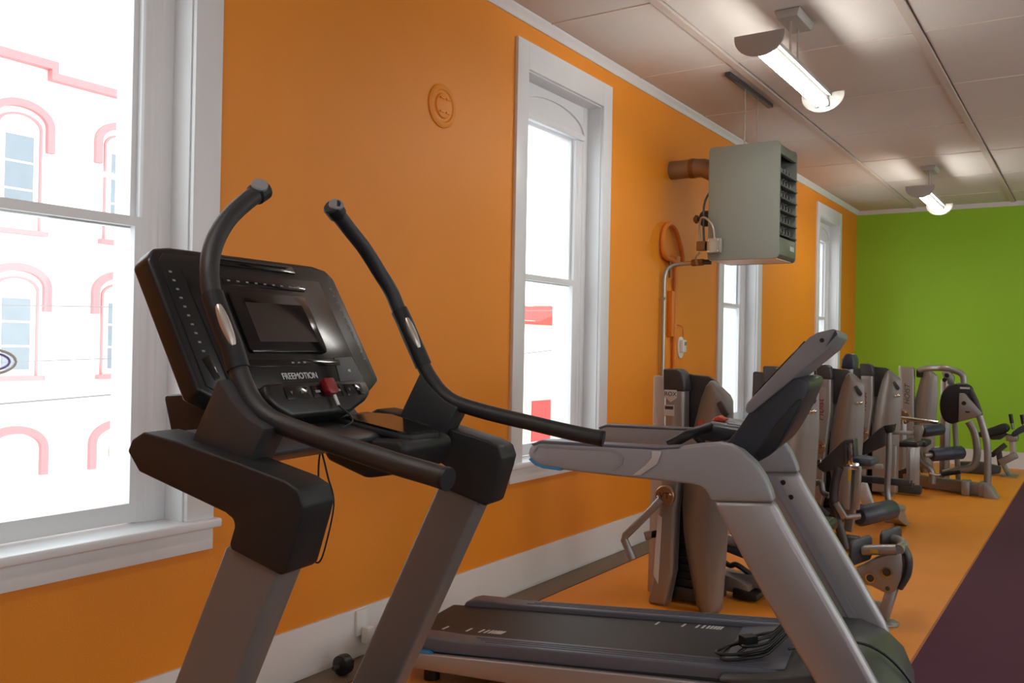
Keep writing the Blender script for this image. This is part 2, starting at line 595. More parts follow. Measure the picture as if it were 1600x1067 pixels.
def arch(yc, zs, zb, ro, wd):
    """red hood moulding: half ring on two short legs."""
    o_ = [(yc - ro, zb)] + [(yc - ro * math.cos(PI * k / 20), zs + ro * .70 * math.sin(PI * k / 20)) for k in range(21)] + [(yc + ro, zb)]
    ri = ro - wd
    i_ = [(yc - ri, zb)] + [(yc - ri * math.cos(PI * k / 20), zs + (ro * .70 - wd) * math.sin(PI * k / 20)) for k in range(21)] + [(yc + ri, zb)]
    MB(bo).prism(o_ + i_[::-1], FX - .05, FX + .14, lambda a, c, t: (t, a, c)).build('arch_moulding', 'ext_red', B1)
for yc in (4.10, 5.95, 7.80, 9.66, 11.5):
    for zs, zb, glass0, glass1, sill in ((4.93, 4.52, 3.4, 4.75, 3.15), (2.25, 1.86, .88, 2.08, .75), (-.42, -.87, None, None, None)):
        y_ = ey(yc)
        arch(y_, ez(zs), ez(zb), .56 * KX, .125 * KX)
        if glass0 is None:
            continue
        hw = .23 * KX
        g0, g1 = ez(glass0), ez(glass1)
        # thin red line round the opening, white frame, panes
        ww = .37 * KX
        o_ = [(y_ - ww, ez(sill))] + [(y_ - ww * math.cos(PI * k / 16), ez(zs - .05) + ww * .6 * math.sin(PI * k / 16)) for k in range(17)] + [(y_ + ww, ez(sill))]
        i_ = [(y_ + (p - y_) * .90, q if j in (0, 18) else q - .05) for j, (p, q) in enumerate(o_)]
        MB(bo).prism(o_ + i_[::-1], FX - .02, FX + .05, lambda a, c, t: (t, a, c)).build('opening_trim', 'ext_red', B1)
        wf = MB(bo).box(FX - .05, FX + .03, y_ - hw - .12, y_ + hw + .12, g0 - .12, g1 + .1).build('window', 'ext_white', B1, smooth=False)
        hz = (g1 - g0) / 3
        for k in range(3):
            MB(bo).box(FX + .02, FX + .045, y_ - hw, y_ + hw, g0 + k * hz + .03, g0 + (k + 1) * hz - .03).build('pane', 'ext_glass', wf, smooth=False)
        MB(bo).box(FX - .05, FX + .2, y_ - .45 * KX, y_ + .45 * KX, ez(sill - .04), ez(sill + .04)).build('sill', 'ext_red', B1, smooth=False)
MB(bo).lathe([(0, .12), (.3, .12), (.36, .05), (.36, 0)], (FX, ey(9.7), ez(-.6)), (1, 0, 0), 20).build('round_vent', 'ext_grey', B1)
tag(B1, 'white building with pink arched window hoods across the street', 'building')

B2 = empty('red_roofed_building', (-22, 40, GZ))
bo2 = (-22, 40, GZ)
MB(bo2).box(-32, -22, 36.5, 60, GZ, 2.8).build('wall', 'ext_cream', B2, smooth=False)
MB(bo2).yz([(36.2, 2.75), (39.9, 2.75), (43.5, 3.75), (60, 3.75), (60, 2.6), (36.2, 2.6)], -32.5, -21.7).build('roof', 'ext_brickred', B2, smooth=False)
MB(bo2).box(-22.05, -21.93, 39.8, 42.4, GZ, -1.4).build('garage_door', 'ext_brickred', B2, smooth=False)
wf = MB(bo2).box(-22.05, -21.94, 41.5, 42.3, -.7, .0).build('window', 'ext_white', B2, smooth=False)
MB(bo2).box(-21.95, -21.92, 41.62, 42.18, -.6, -.1).build('pane', 'ext_glass', wf, smooth=False)
tag(B2, 'pale building with red roof and red garage door seen through middle window', 'building')

B3 = empty('brick_building', (-4.5, 19, GZ))
MB((-4.5, 19, GZ)).box(-6.4, -2.6, 19, 26, GZ, 2.35).build('wall', 'ext_brick', B3, smooth=False)
MB((-4.5, 19, GZ)).box(-6.5, -2.5, 18.9, 26, 2.35, 2.5).build('coping', 'ext_grey', B3, smooth=False)
tag(B3, 'pale brick building seen through the window under the heater', 'building')

# tree line behind the red roof
b = MB((-45, 66, GZ))
for k in range(60):
    b.ball((-62 + k * .7 + random.uniform(-.4, .4), 68 + random.uniform(-2, 2), 3.2 + random.uniform(-.8, .8)), 1.6, (1, 1, random.uniform(.8, 1.4)), 8)
for k in range(12):
    b.cyl((-60 + k * 3.4, 68, GZ), (-60 + k * 3.4, 68, 3), .25, 6)
tag(b.build('tree_line', 'tree_grey'), 'hazy tree line far beyond the red roof', 'trees', kind='stuff')

# overhead wires along the street
for k, (p, q, lb) in enumerate([
        ((-6.0, -6, 1.50), (-6.0, 18.88, 2.32), 'thin overhead wire crossing above the middle windows of the white building'),
        ((-6.2, -6, .95), (-6.2, 18.88, 1.75), 'thin overhead wire passing the middle windows of the white building'),
        ((-6.38, -6, .45), (-6.38, 18.88, 1.60), 'thick overhead cable just below the pink window sills')]):
    P = []
    for i in range(25):
        t = i / 24
        v_ = Vector(p).lerp(Vector(q), t)
        v_.z -= .2 * math.sin(PI * t) * (.6 if k < 2 else 1.0)
        P.append(v_)
    tag(MB(p).tube(P, .006 if k < 2 else .011, 6).build('overhead_wire', 'ext_wire'), lb, 'wire', 'overhead street wires')

# ring shaped neon sign hung inside the first window
NS = empty('neon_sign', (-.085, 1.46, 1.342))
no = (-.085, 1.46, 1.342)
MB(no).tube([(-.085, 1.46 + .085 * math.cos(2 * PI * k / 28), 1.342 + .04 * math.sin(2 * PI * k / 28)) for k in range(28)], .005, 8, True).build('outer_ring', 'white_plastic', NS)
MB(no).tube([(-.085, 1.46 + .066 * math.cos(2 * PI * k / 28), 1.342 + .028 * math.sin(2 * PI * k / 28)) for k in range(28)], .004, 8, True).build('inner_ring', 'neon_purple', NS)
MB(no).cyl((-.085, 1.46, 1.382), (-.085, 1.46, 1.85), .0012, 6).build('hanging_wire', 'cord_black', NS)
tag(NS, 'small oval ring sign hanging in the window beside the black treadmill', 'sign')


# ------------------------------------------------------------------ ceiling lights
def fixture(xc, y0, label):
    L = 1.3
    ox = (xc, y0 + L / 2, ZC)
    E_ = empty('ceiling_light', ox)
    yc = y0 + L / 2
    def mb():
        return MB(ox)
    zt = 3.085
    # canopy and two rods
    mb().xz([(xc - .075, ZC), (xc - .06, ZC - .05), (xc + .06, ZC - .05), (xc + .075, ZC)], yc - .17, yc + .13).build('canopy', 'fixture_grey', E_, .008)
    for yy in (yc - .09, yc + .06):
        mb().cyl((xc, yy, ZC - .04), (xc, yy, zt - .005), .007, 8).build('rod', 'fixture_grey', E_)
    # housing: shallow open trough
    hp = [(xc - .055, zt - .018), (xc - .055, zt + .004), (xc + .055, zt + .004), (xc + .055, zt - .018)]
    mb().xz(hp, y0 + .012, y0 + L - .012).build('housing', 'fixture_grey', E_)
    mb().box(xc - .035, xc + .035, y0 + .012, y0 + L - .012, zt - .05, zt - .017).build('ballast_cover', 'fixture_white', E_, .004)
    hd = [(xc - .135 * math.cos(PI * k / 20), zt - .012 - .105 * math.sin(PI * k / 20)) for k in range(21)] + [(xc + .135, zt + .006), (xc - .135, zt + .006)]
    for ya in (y0, y0 + L - .012):
        mb().xz(hd, ya, ya + .012).build('end_plate', 'fixture_grey', E_, .002)
        for sx in (-.03, .03):
            mb().box(xc + sx - .012, xc + sx + .012, ya + (.012 if ya == y0 else -.03), ya + (.042 if ya == y0 else 0), zt - .085, zt - .045).build('lamp_holder', 'white_plastic', E_, .003)
    for sx in (-.03, .03):
        mb().cyl((xc + sx, y0 + .04, zt - .072), (xc + sx, y0 + L - .04, zt - .072), .013, 12).build('fluorescent_tube', 'tube_light', E_)
    tag(E_, label, 'ceiling light', 'hanging fluorescent ceiling lights')
fixture(1.33, 4.62, 'lit fluorescent fixture hanging beside the grey unit heater')
fixture(1.33, 9.62, 'lit fluorescent fixture hanging nearest the green wall')
fixture(1.33, -.4, 'lit fluorescent fixture hanging above the black treadmill')
for q, lb in ((-.4, 'behind the viewer'), (4.62, 'in the middle'), (9.62, 'at the far end')):  # unseen second row of lamps, added to light the room
    fixture(4.9, q, 'added unseen fluorescent fixture over the purple aisle ' + lb)

# ------------------------------------------------------------------ unit heater
HX0, HX1, HY0, HY1, HZ0, HZ1 = .395, .925, 6.36, 6.79, 2.085, 2.925
ho = (.66, 6.57, ZC)
H = empty('unit_heater', ho)
def hb():
    return MB(ho)
def rrect(x0, x1, z0, z1, rad, n=5):
    P = []
    for cx, cz, a in ((x1 - rad, z1 - rad, 0), (x0 + rad, z1 - rad, 90), (x0 + rad, z0 + rad, 180), (x1 - rad, z0 + rad, 270)):
        for k in range(n + 1):
            t = math.radians(a + 90 * k / n)
            P.append((cx + rad * math.cos(t), cz + rad * math.sin(t)))
    return P
hb().xz(rrect(HX0, HX1, HZ0, HZ1, .03), HY0, HY0 + .02).build('side_panel', 'heater_grey', H, .003)
hb().xz(rrect(HX0, HX1, HZ0, HZ1, .03), HY1 - .02, HY1).build('side_panel', 'heater_grey', H, .003)
hb().box(HX0 + .01, HX1 - .03, HY0 + .02, HY1 - .02, HZ1 - .02, HZ1 - .002).build('top_panel', 'heater_grey', H)
hb().box(HX0 + .01, HX1 - .03, HY0 + .02, HY1 - .02, HZ0 + .002, HZ0 + .02).build('bottom_panel', 'fixture_white', H)
hb().box(HX0 + .004, HX0 + .02, HY0 + .02, HY1 - .02, HZ0 + .02, HZ1 - .02).build('back_panel', 'heater_grey', H)
hb().box(HX0 + .03, HX1 - .2, HY0 + .021, HY1 - .021, HZ0 + .021, HZ1 - .021).build('inner_core', 'heater_inside', H)
hb().xz([(HX1 - .03, HZ0 + .004), (HX1 - .002, HZ0 + .03), (HX1, HZ0 + .155), (HX1 - .03, HZ0 + .155)], HY0 + .02, HY1 - .02).build('lower_front', 'heater_olive', H, .004)
hb().xz([(HX1 - .03, HZ1 - .09), (HX1, HZ1 - .09), (HX1 - .004, HZ1 - .03), (HX1 - .03, HZ1 - .004)], HY0 + .02, HY1 - .02).build('upper_front', 'heater_olive', H, .004)
hb().box(HX1 - .001, HX1 + .003, HY1 - .16, HY1 - .06, HZ0 + .075, HZ0 + .11).build('name_plate', 'print_white', H)
lz = [HZ0 + .19 + k * .088 for k in range(6)]
for z_ in lz:
    hb().xz([(HX1 - .09, z_ - .012), (HX1 - .09, z_ - .006), (HX1 + .012, z_ - .016), (HX1 + .010, z_ - .024)], HY0 + .022, HY1 - .022).build('louvre', 'louvre_grey', H)
for i, z_ in enumerate(lz[:6]):
    for k in range(5):
        yy = HY0 + .07 + k * .072
        hb().tube([(HX1 - .11, yy, z_ - .025), (HX1 - .06, yy + .008, z_ - .012), (HX1 - .035, yy + .014, z_ + .015), (HX1 - .04, yy + .016, z_ + .036), (HX1 - .08, yy + .016, z_ + .048)], .010, 8).build('heat_tube', 'heat_tube', H)
# hanging rods and ceiling channel
for yy in (6.44, 6.72):
    hb().cyl((.636, yy, HZ1 - .004), (.636, yy, ZC - .02), .005, 8).build('hanger_rod', 'galv_pipe', H)
hb().box(.615, .657, 6.06, 7.04, ZC - .028, ZC).build('ceiling_channel', 'machine_dark', H, .003)
# junction box, motor and conduits on the near and back side
hb().box(.405, .51, HY0 - .045, HY0, 2.135, 2.245).build('junction_box', 'fixture_grey', H, .008)
jb = hb().box(.41, .505, HY0 - .05, HY0 - .045, 2.14, 2.24).build('junction_cover', 'galv_pipe', H, .002)
for a in (.42, .495):
    for c in (2.15, 2.23):
        hb().lathe([(0, .006), (.007, .004), (.007, 0)], (a, HY0 - .05, c), (0, -1, 0), 8).build('screw', 'chrome', H)
hb().box(.305, .375, HY0 + .0, HY0 + .07, 2.165, 2.235).build('gas_valve', 'brass', H, .006)
mo = hb().lathe([(0, -.02), (.055, -.02), (.06, 0), (.06, .11), (.05, .125), (.02, .13), (.02, .16), (0, .165)], (HX0 + .02, 6.5, 2.42), (-1, 0, 0), 20).build('fan_motor', 'machine_dark', H)
hb().lathe([(0, 0), (.03, 0), (.034, .02), (.02, .035), (0, .036)], (HX0 - .13, 6.5, 2.42), (-1, 0, 0), 16).build('motor_cap', 'brass', H)
hb().tube(cr([(.33, HY0 + .03, 2.215), (.325, HY0 + .01, 2.32), (.35, HY0 - .02, 2.40), (.40, HY0 - .03, 2.39), (.445, HY0 - .03, 2.33), (.455, HY0 - .02, 2.245)], 5), .008, 8).build('conduit', 'galv_pipe', H)
hb().tube(cr([(.36, HY0 + .02, 2.21), (.35, HY0 + .03, 2.5), (.40, HY0 + .05, 2.62)], 5), .009, 8).build('conduit', 'machine_dark', H)
hb().tube(cr([(.345, HY0 - .02, 2.15), (.31, HY0 - .01, 2.11), (.30, HY0 + .04, 2.06)], 5), .008, 8).build('conduit', 'galv_pipe', H)
# flue through the wall
hb().tube([(.0, 6.58, 2.83), (.17, 6.58, 2.83)], .072, 20).build('flue_pipe', 'duct_metal', H)
hb().tube([(.165, 6.58, 2.83), (.20, 6.58, 2.83)], .077, 20).build('flue_clamp', 'brass', H)
hb().tube([(.195, 6.58, 2.83), (.27, 6.58, 2.825), (.34, 6.57, 2.79), (.41, 6.57, 2.78)], .073, 20).build('flue_elbow', 'duct_metal', H)
tag(H, 'grey gas unit heater hung from the ceiling with front louvres', 'heater')

# gas line and conduits on the orange wall
G = empty('gas_pipe', (.03, 6.42, 0))
go = (.03, 6.42, 0)
MB(go).tube([(.035, 6.40, .0)] + [(.035, 6.40, 1.96)] + cr([(.035, 6.40, 1.96), (.05, 6.41, 2.03), (.10, 6.44, 2.07), (.18, 6.46, 2.08), (.32, 6.45, 2.085)], 5), .016, 10).build('riser', 'galv_pipe', G)
MB(go).tube([(.24, 6.455, 2.082), (.33, 6.45, 2.085)], .026, 10).build('union_fitting', 'brass', G)
MB(go).tube([(.33, 6.45, 2.085), (.388, 6.46, 2.085)], .02, 10).build('shutoff_valve', 'machine_dark', G)
MB(go).box(.0, .05, 6.385, 6.415, 1.80, 1.82).build('pipe_clip', 'galv_pipe', G)
tag(G, 'bare metal gas pipe rising up the wall to the heater', 'pipe')
K = empty('orange_conduit', (.02, 6.62, 0))
ko = (.02, 6.62, 0)
MB(ko).tube(cr([(.03, 6.78, 2.10), (.03, 6.74, 2.22), (.03, 6.62, 2.36), (.03, 6.50, 2.40), (.03, 6.40, 2.34), (.03, 6.37, 2.22), (.03, 6.42, 2.14), (.03, 6.56, 2.12), (.03, 6.66, 2.10)], 6), .021, 10).build('loop_hose', 'orange_pipe', K)
MB(ko).cyl((.025, 6.64, .0), (.025, 6.64, 2.12), .018, 10).build('riser', 'orange_pipe', K)
MB(ko).box(.001, .05, 6.60, 6.68, 2.08, 2.16).build('box_fitting', 'orange_pipe', K, .006)
MB(ko).box(.001, .045, 6.54, 6.60, 1.52, 1.88).build('cover_strip', 'orange_pipe', K, .006)
MB(ko).cyl((.03, 6.52, 1.98), (.03, 6.52, 2.12), .012, 8).build('stub', 'brass', K)
tag(K, 'orange painted conduit with a loop on the wall below the flue', 'conduit')
T = empty('thermostat', (.012, 6.81, 1.44))
to_ = (.012, 6.81, 1.44)
MB(to_).prism([(6.81 + .055 * math.cos(2 * PI * k / 20), 1.44 + .088 * math.copysign(abs(math.sin(2 * PI * k / 20)) ** .6, math.sin(2 * PI * k / 20))) for k in range(20)], .0, .014, lambda a, c, t: (t, a, c)).build('back_plate', 'white_plastic', T, .003)
MB(to_).box(.014, .045, 6.775, 6.85, 1.40, 1.50).build('cover', 'white_plastic', T, .008)
MB(to_).box(.045, .047, 6.80, 6.84, 1.455, 1.485).build('dial_slot', 'print_grey', T)
MB(to_).tube(cr([(.02, 6.83, 1.52), (.015, 6.83, 1.60), (.012, 6.76, 1.62), (.02, 6.66, 1.62)], 4), .004, 6).build('wire', 'orange_pipe', T)
tag(T, 'white wall thermostat on the orange wall under the heater', 'thermostat')

# round painted cover plate on the wall
R_ = empty('wall_cover_plate', (.0, 3.64, 2.65))
ro_ = (.0, 3.64, 2.65)
MB(ro_).lathe([(.112, -.001), (.112, .006), (.104, .012), (.085, .014), (.078, .008), (.066, .008), (.062, .016), (.05, .02), (0, .021)], ro_, (1, 0, 0), 32).build('plate', 'orange_paint', R_)
for a, c in ((.0, .035), (.0, -.035)):
    MB(ro_).box(.02, .026, 3.60, 3.63, 2.65 + c - .004, 2.65 + c + .004).box(.02, .026, 3.65, 3.68, 2.65 + c - .004, 2.65 + c + .004).build('raised_clip', 'orange_paint', R_)
tag(R_, 'round orange painted cover plate high on the wall', 'wall plate')

# outlet on the baseboard, and a black cap lying on the boards
O_ = empty('power_outlet', (.018, 3.10, .13))
oo = (.018, 3.10, .13)
MB(oo).box(.017, .03, 3.05, 3.13, .085, .20).build('cover_plate', 'white_plastic', O_, .003)
MB(oo).box(.03, .075, 3.075, 3.125, .05, .125).build('plug', 'white_plastic', O_, .008)
MB(oo).tube(cr([(.06, 3.1, .05), (.06, 3.11, .01), (.08, 3.2, .004), (.09, 3.6, .004)], 5), .005, 8).build('cord', 'white_plastic', O_)
tag(O_, 'white outlet and plug on the baseboard between the treadmills', 'outlet')
Q = empty('rubber_wheel', (.13, 2.86, 0))
MB((.13, 2.86, 0)).lathe([(0, -.03), (.022, -.03), (.042, -.022), (.045, 0), (.042, .022), (.022, .03), (0, .03)], (.13, 2.86, .034), (0, 1, .0), 20).build('tyre', 'cord_black', Q)
MB((.13, 2.86, 0)).cyl((.13, 2.80, .034), (.13, 2.92, .034), .01, 10).build('axle', 'machine_dark', Q)
tag(Q, 'small black rubber wheel on the bare boards near the outlet', 'wheel')


# ------------------------------------------------------------------ black treadmill (u towards its user, v across, z up)
TH1 = math.radians(8.4)
T1 = empty('treadmill', (1.0986, 1.4598, 0), TH1)
L1 = lambda: MB()
def zx(a, c, t):
    return (a, t, c)
for s in (-1, 1):
    q_ = .035 if s < 0 else .0
    MB().prism([(.356 + q_ * .3, 1.05), (.482 + q_ * .3, 1.03), (.062 + q_, .13), (-.073 + q_, .13)], s * .36, s * .436, zx).build('upright', 'bronze_grey', T1, .008, 3)
    arm = [(.124, 1.205), (.135, 1.228), (.165, 1.245), (.25, 1.232), (.40, 1.202), (.505, 1.178), (.534, 1.165), (.545, 1.137), (.538, 1.11), (.510, 1.02), (.498, 1.012), (.385, 1.045), (.381, 1.055), (.392, 1.088), (.388, 1.10), (.37, 1.110), (.155, 1.168)]
    MB().prism(arm, s * .352, s * .444, zx).build('arm_cover', 'black_plastic', T1, .014, 3)
    # handrail bracket
    MB().prism([(.31, 1.350), (.232, 1.20), (.375, 1.172), (.425, 1.262), (.385, 1.278), (.345, 1.31)], s * .335, s * .405, zx).build('rail_bracket', 'dark_plastic', T1, .006)
    # handrail
    rail = [(.795, .392, 1.199), (.753, .385, 1.205), (.689, .380, 1.215), (.623, .374, 1.227), (.55, .366, 1.240), (.478, .360, 1.254), (.403, .357, 1.273), (.363, .357, 1.297), (.340, .355, 1.322), (.316, .351, 1.357), (.292, .347, 1.406), (.27, .347, 1.447), (.251, .347, 1.484), (.233, .344, 1.518), (.221, .337, 1.551), (.210, .325, 1.579), (.199, .308, 1.606), (.190, .284, 1.638), (.182, .249, 1.674), (.175, .207, 1.706), (.172, .165, 1.735), (.172, .135, 1.754)]
    path = [(p[0], s * p[1], p[2]) for p in cr(rail, 3)]
    rl = MB().tube(path, .0195, 14).build('handrail', 'rail_rubber', T1, ang=60)
    MB().tube([(.793, s * .3917, 1.1993), (.801, s * .393, 1.198)], .0203, 14).build('rail_end_cap', 'black_plastic', rl)
    # thicker grip sleeve with metal pulse sensor
    gp = [p for p in cr([(p[0], s * p[1], p[2]) for p in rail[9:14]], 8)][2:-2]
    MB().tube(gp, .0225, 14).build('grip_sleeve', 'black_plastic', rl, ang=60)
    gs = [Vector(p) + Vector((.0125, -.0105, .006)) for p in gp[6:-6]]
    n_ = len(gs)
    MB().tube(gs, [.004 + .0075 * math.sin(PI * (k + .5) / n_) ** .5 for k in range(n_)], 10).build('pulse_sensor', 'silver_grip', rl, ang=60)
    # control head on the tip
    tip = Vector((.172, s * .137, 1.753))
    d_ = (tip - Vector((.172, s * .165, 1.735))).normalized()
    MB().tube([tip - d_ * .022, tip - d_ * .018, tip + d_ * .012, tip + d_ * .016], [.0195, .0235, .0240, .020], 16).build('control_head', 'black_plastic', rl, ang=40)
    bp = tip - d_ * .004
    nrm = Vector((.55, -.55, .63)).normalized()
    MB().lathe([(.0185, 0), (.0185, .006), (.0155, .0085), (0, .009)], bp + nrm * .017, nrm, 18).build('control_button', 'print_grey', rl)

# cross tray between the arms with two bins
trayp = [(.14, 1.238), (.28, 1.226), (.345, 1.212), (.35, 1.195), (.26, 1.166), (.17, 1.164), (.135, 1.19)]
MB().prism(trayp, -.344, .344, zx).build('cross_tray', 'dark_plastic', T1, .01, 3)
for vc in (.17,):
    o2 = [(.245, vc - .10), (.40, vc - .075), (.425, vc - .055), (.43, vc + .055), (.415, vc + .085), (.26, vc + .11), (.235, vc + .07), (.23, vc - .06)]
    MB().prism(o2, 0, .028, lambda a, c, t: (a, c, 1.292 - .2 * a - .016 + t * .5)).build('bin_rim', 'black_plastic', T1, .004)
    o3 = [(.33 + (a - .33) * .86, vc + (c - vc) * .86) for a, c in o2]
    MB().prism(o3, 0, .004, lambda a, c, t: (a, c, 1.292 - .2 * a - .001 + t)).build('bin_floor', 'bezel_black', T1)
MB().prism([(.18, 1.20), (.425, 1.200), (.440, 1.180), (.41, 1.120), (.33, 1.105), (.22, 1.14)], .06, .29, zx).build('bin_body', 'black_plastic', T1, .02, 3)

# console
CN = Vector((.882, 0, .47)).normalized()
CU = Vector((-.47, 0, .882)).normalized()
CO = Vector((.113, 0, 1.461))
def cf(v_, s_, o_=0.):
    p = CO + CU * s_ + CN * o_
    return (p.x, v_, p.z)
outl = [(-.325, .15), (-.298, .178), (-.25, .186), (.25, .190), (.30, .182), (.325, .155), (.337, -.155), (.262, -.19), (-.28, -.185), (-.322, -.160)]
cons = MB().prism(outl, -.055, -.002, cf).build('console', 'console_black', T1, .010, 3)
face_ = [(-.30, .145), (-.28, .165), (.27, .172), (.293, .15), (.305, -.145), (.25, -.172), (-.265, -.170), (-.30, -.15)]
MB().prism(face_, -.003, .001, cf).build('face_plate', 'console_black', cons, .002)
inn = [(-.247, .128), (.238, .136), (.256, -.166), (-.235, -.166)]
MB().prism(inn, .0, .004, cf).build('centre_panel', 'console_gloss', cons, .003)
MB().prism([(-.15, .172), (.145, .172), (.15, .15), (-.155, .15)], -.004, .006, cf).build('fan_slot', 'bezel_black', cons, .003)
MB().prism([(-.12, .167), (.12, .167), (.12, .163), (-.12, .163)], .005, .009, cf).build('fan_louvre', 'dark_plastic', cons)
MB().prism([(-.135, .115), (.17, .116), (.157, .099), (-.135, .097)], .003, .0055, cf).build('icon_strip', 'bezel_black', cons, .001)
for k in range(9):
    v0 = -.12 + k * .031
    MB().prism([(v0, .110), (v0 + .009, .110), (v0 + .009, .1065), (v0, .1065)], .0055, .0062, cf).build('icon', 'print_grey', cons)
bz = MB().prism([(-.133, .080), (.132, .084), (.140, .076), (.141, -.070), (.134, -.078), (-.133, -.078), (-.139, -.07), (-.139, .074)], .003, .012, cf).build('screen_bezel', 'bezel_black', cons, .003)
MB().prism([(-.098, .050), (.110, .052), (.118, -.050), (-.098, -.052)], .011, .0126, cf).build('screen', 'screen_glass', cons)
MB().prism([(-.155, -.094), (.183, -.096), (.178, -.112), (-.155, -.112)], .003, .006, cf).build('button_strip', 'bezel_black', cons, .001)
for k in range(3):
    v0 = -.01 + k * .022
    MB().prism([(v0, -.101), (v0 + .009, -.101), (v0 + .009, -.105), (v0, -.105)], .006, .0066, cf).build('icon', 'print_grey', cons)
MB().prism([(.165, -.090), (.243, -.088), (.252, -.160), (.150, -.160)], .004, .0052, cf).build('reflection_patch', 'reflection_grey', cons)  # glossy reflection on the console, painted as a thin grey patch
text('lettering', 'FREEMOTION', .023, lambda x, y_, d: cf(x + .003, y_ - .138, .0052 + d), 'print_white', cons, sx=.92)
text('patch_print', '40', .012, lambda x, y_, d: cf(x + .205, y_ - .128, .0058 + d), 'print_white', cons)
# small marks down both side bevels
for sd, v0, v1 in ((-1, -.281, -.272), (1, .281, .303)):
    for k in range(11):
        t = k / 10
        vv, ss = v0 + (v1 - v0) * t, .118 - t * .21
        MB().prism([(vv - .004, ss + .0022), (vv + .004, ss + .0022), (vv + .004, ss - .0022), (vv - .004, ss - .0022)], .0005, .0018, cf).build('scale_mark', 'print_grey', cons)
MB().prism([(-.286, -.09), (-.262, -.08), (-.255, -.135), (-.272, -.14)], .0, .003, cf).build('headphone_port', 'bezel_black', cons, .001)
# lower keypad lip
lip = [(-.165, -.165), (.215, -.165), (.217, -.205), (.185, -.222), (.10, -.250), (-.12, -.250), (-.155, -.225), (-.175, -.20)]
MB().prism(lip, -.05, .035, cf).build('keypad_lip', 'console_black', cons, .012, 3)
kp = []
for v0, v1 in ((-.115, -.035), (-.02, .018), (.062, .095), (.11, .18)):
    MB().prism([(v0, -.178), (v1, -.178), (v1, -.208), (v0, -.208)], .034, .037, cf).build('key_group', 'bezel_black', cons, .001)
for v0 in (-.095, -.06, .125, .16):
    text('key_mark', 'V' if v0 in (-.095, .125) else 'A', .012, lambda x, y_, d, v0=v0: cf(x + v0, y_ - .193, .0375 + d), 'print_grey', cons)
for v0, v1 in ((-.01, .008), (.07, .088)):
    MB().prism([(v0, -.190), (v1, -.190), (v1, -.196), (v0, -.196)], .037, .0378, cf).build('key_bar', 'print_grey', cons)
MB().prism([(.022, -.165), (.060, -.165), (.062, -.200), (.050, -.206), (.028, -.206), (.02, -.198)], .034, .052, cf).build('safety_clip', 'red_plastic', cons, .004)
MB().prism([(.038, -.208), (.047, -.208), (.047, -.235), (.038, -.235)], .045, .048, cf).build('clip_tag', 'print_white', cons)
# console neck and hanging leads
MB().prism([(.0, 1.30), (.12, 1.31), (.20, 1.23), (.16, 1.20), (.03, 1.20)], -.24, .24, zx).build('neck', 'black_plastic', T1, .01)
p0 = cf(.042, -.235, .046)
MB().tube(cr([p0, (.30, .05, 1.24), (.27, .0, 1.21), (.245, .0, 1.16), (.242, .0, 1.09), (.238, .0, 1.0), (.233, .0, .93), (.245, .0, .912), (.262, .0, .94), (.287, .0, 1.05), (.269, .0, 1.112), (.252, .0, 1.165)], 6), .0022, 6).build('safety_lead', 'cord_black', T1)
# base, deck and belt
MB().prism([(-.62, .02), (-.60, .16), (-.52, .25), (-.2, .28), (.08, .25), (.12, .20), (.12, .05)], -.42, .42, zx).build('motor_hood', 'black_plastic', T1, .03, 3)
MB().prism([(-.1, .06), (-.1, .17), (1.42, .15), (1.45, .11), (1.42, .06)], -.36, .36, zx).build('deck', 'black_plastic', T1, .008)
MB().prism([(.05, .172), (.05, .178), (1.43, .158), (1.46, .12), (1.44, .12), (1.42, .15)], -.25, .25, zx).build('belt', 'belt_black', T1)
for s in (-1, 1):
    MB().prism([(.0, .165), (.0, .205), (1.42, .185), (1.46, .14), (1.44, .09), (.0, .1)], s * .26, s * .40, zx).build('side_rail', 'bronze_grey', T1, .01)
    for uu in (-.45, 1.3):
        MB().cyl((uu, s * .3, .0), (uu, s * .3, .08), .03, 14).build('foot', 'cord_black', T1)
tag(T1, 'black treadmill with raised curved handlebars and dark touch console', 'treadmill')

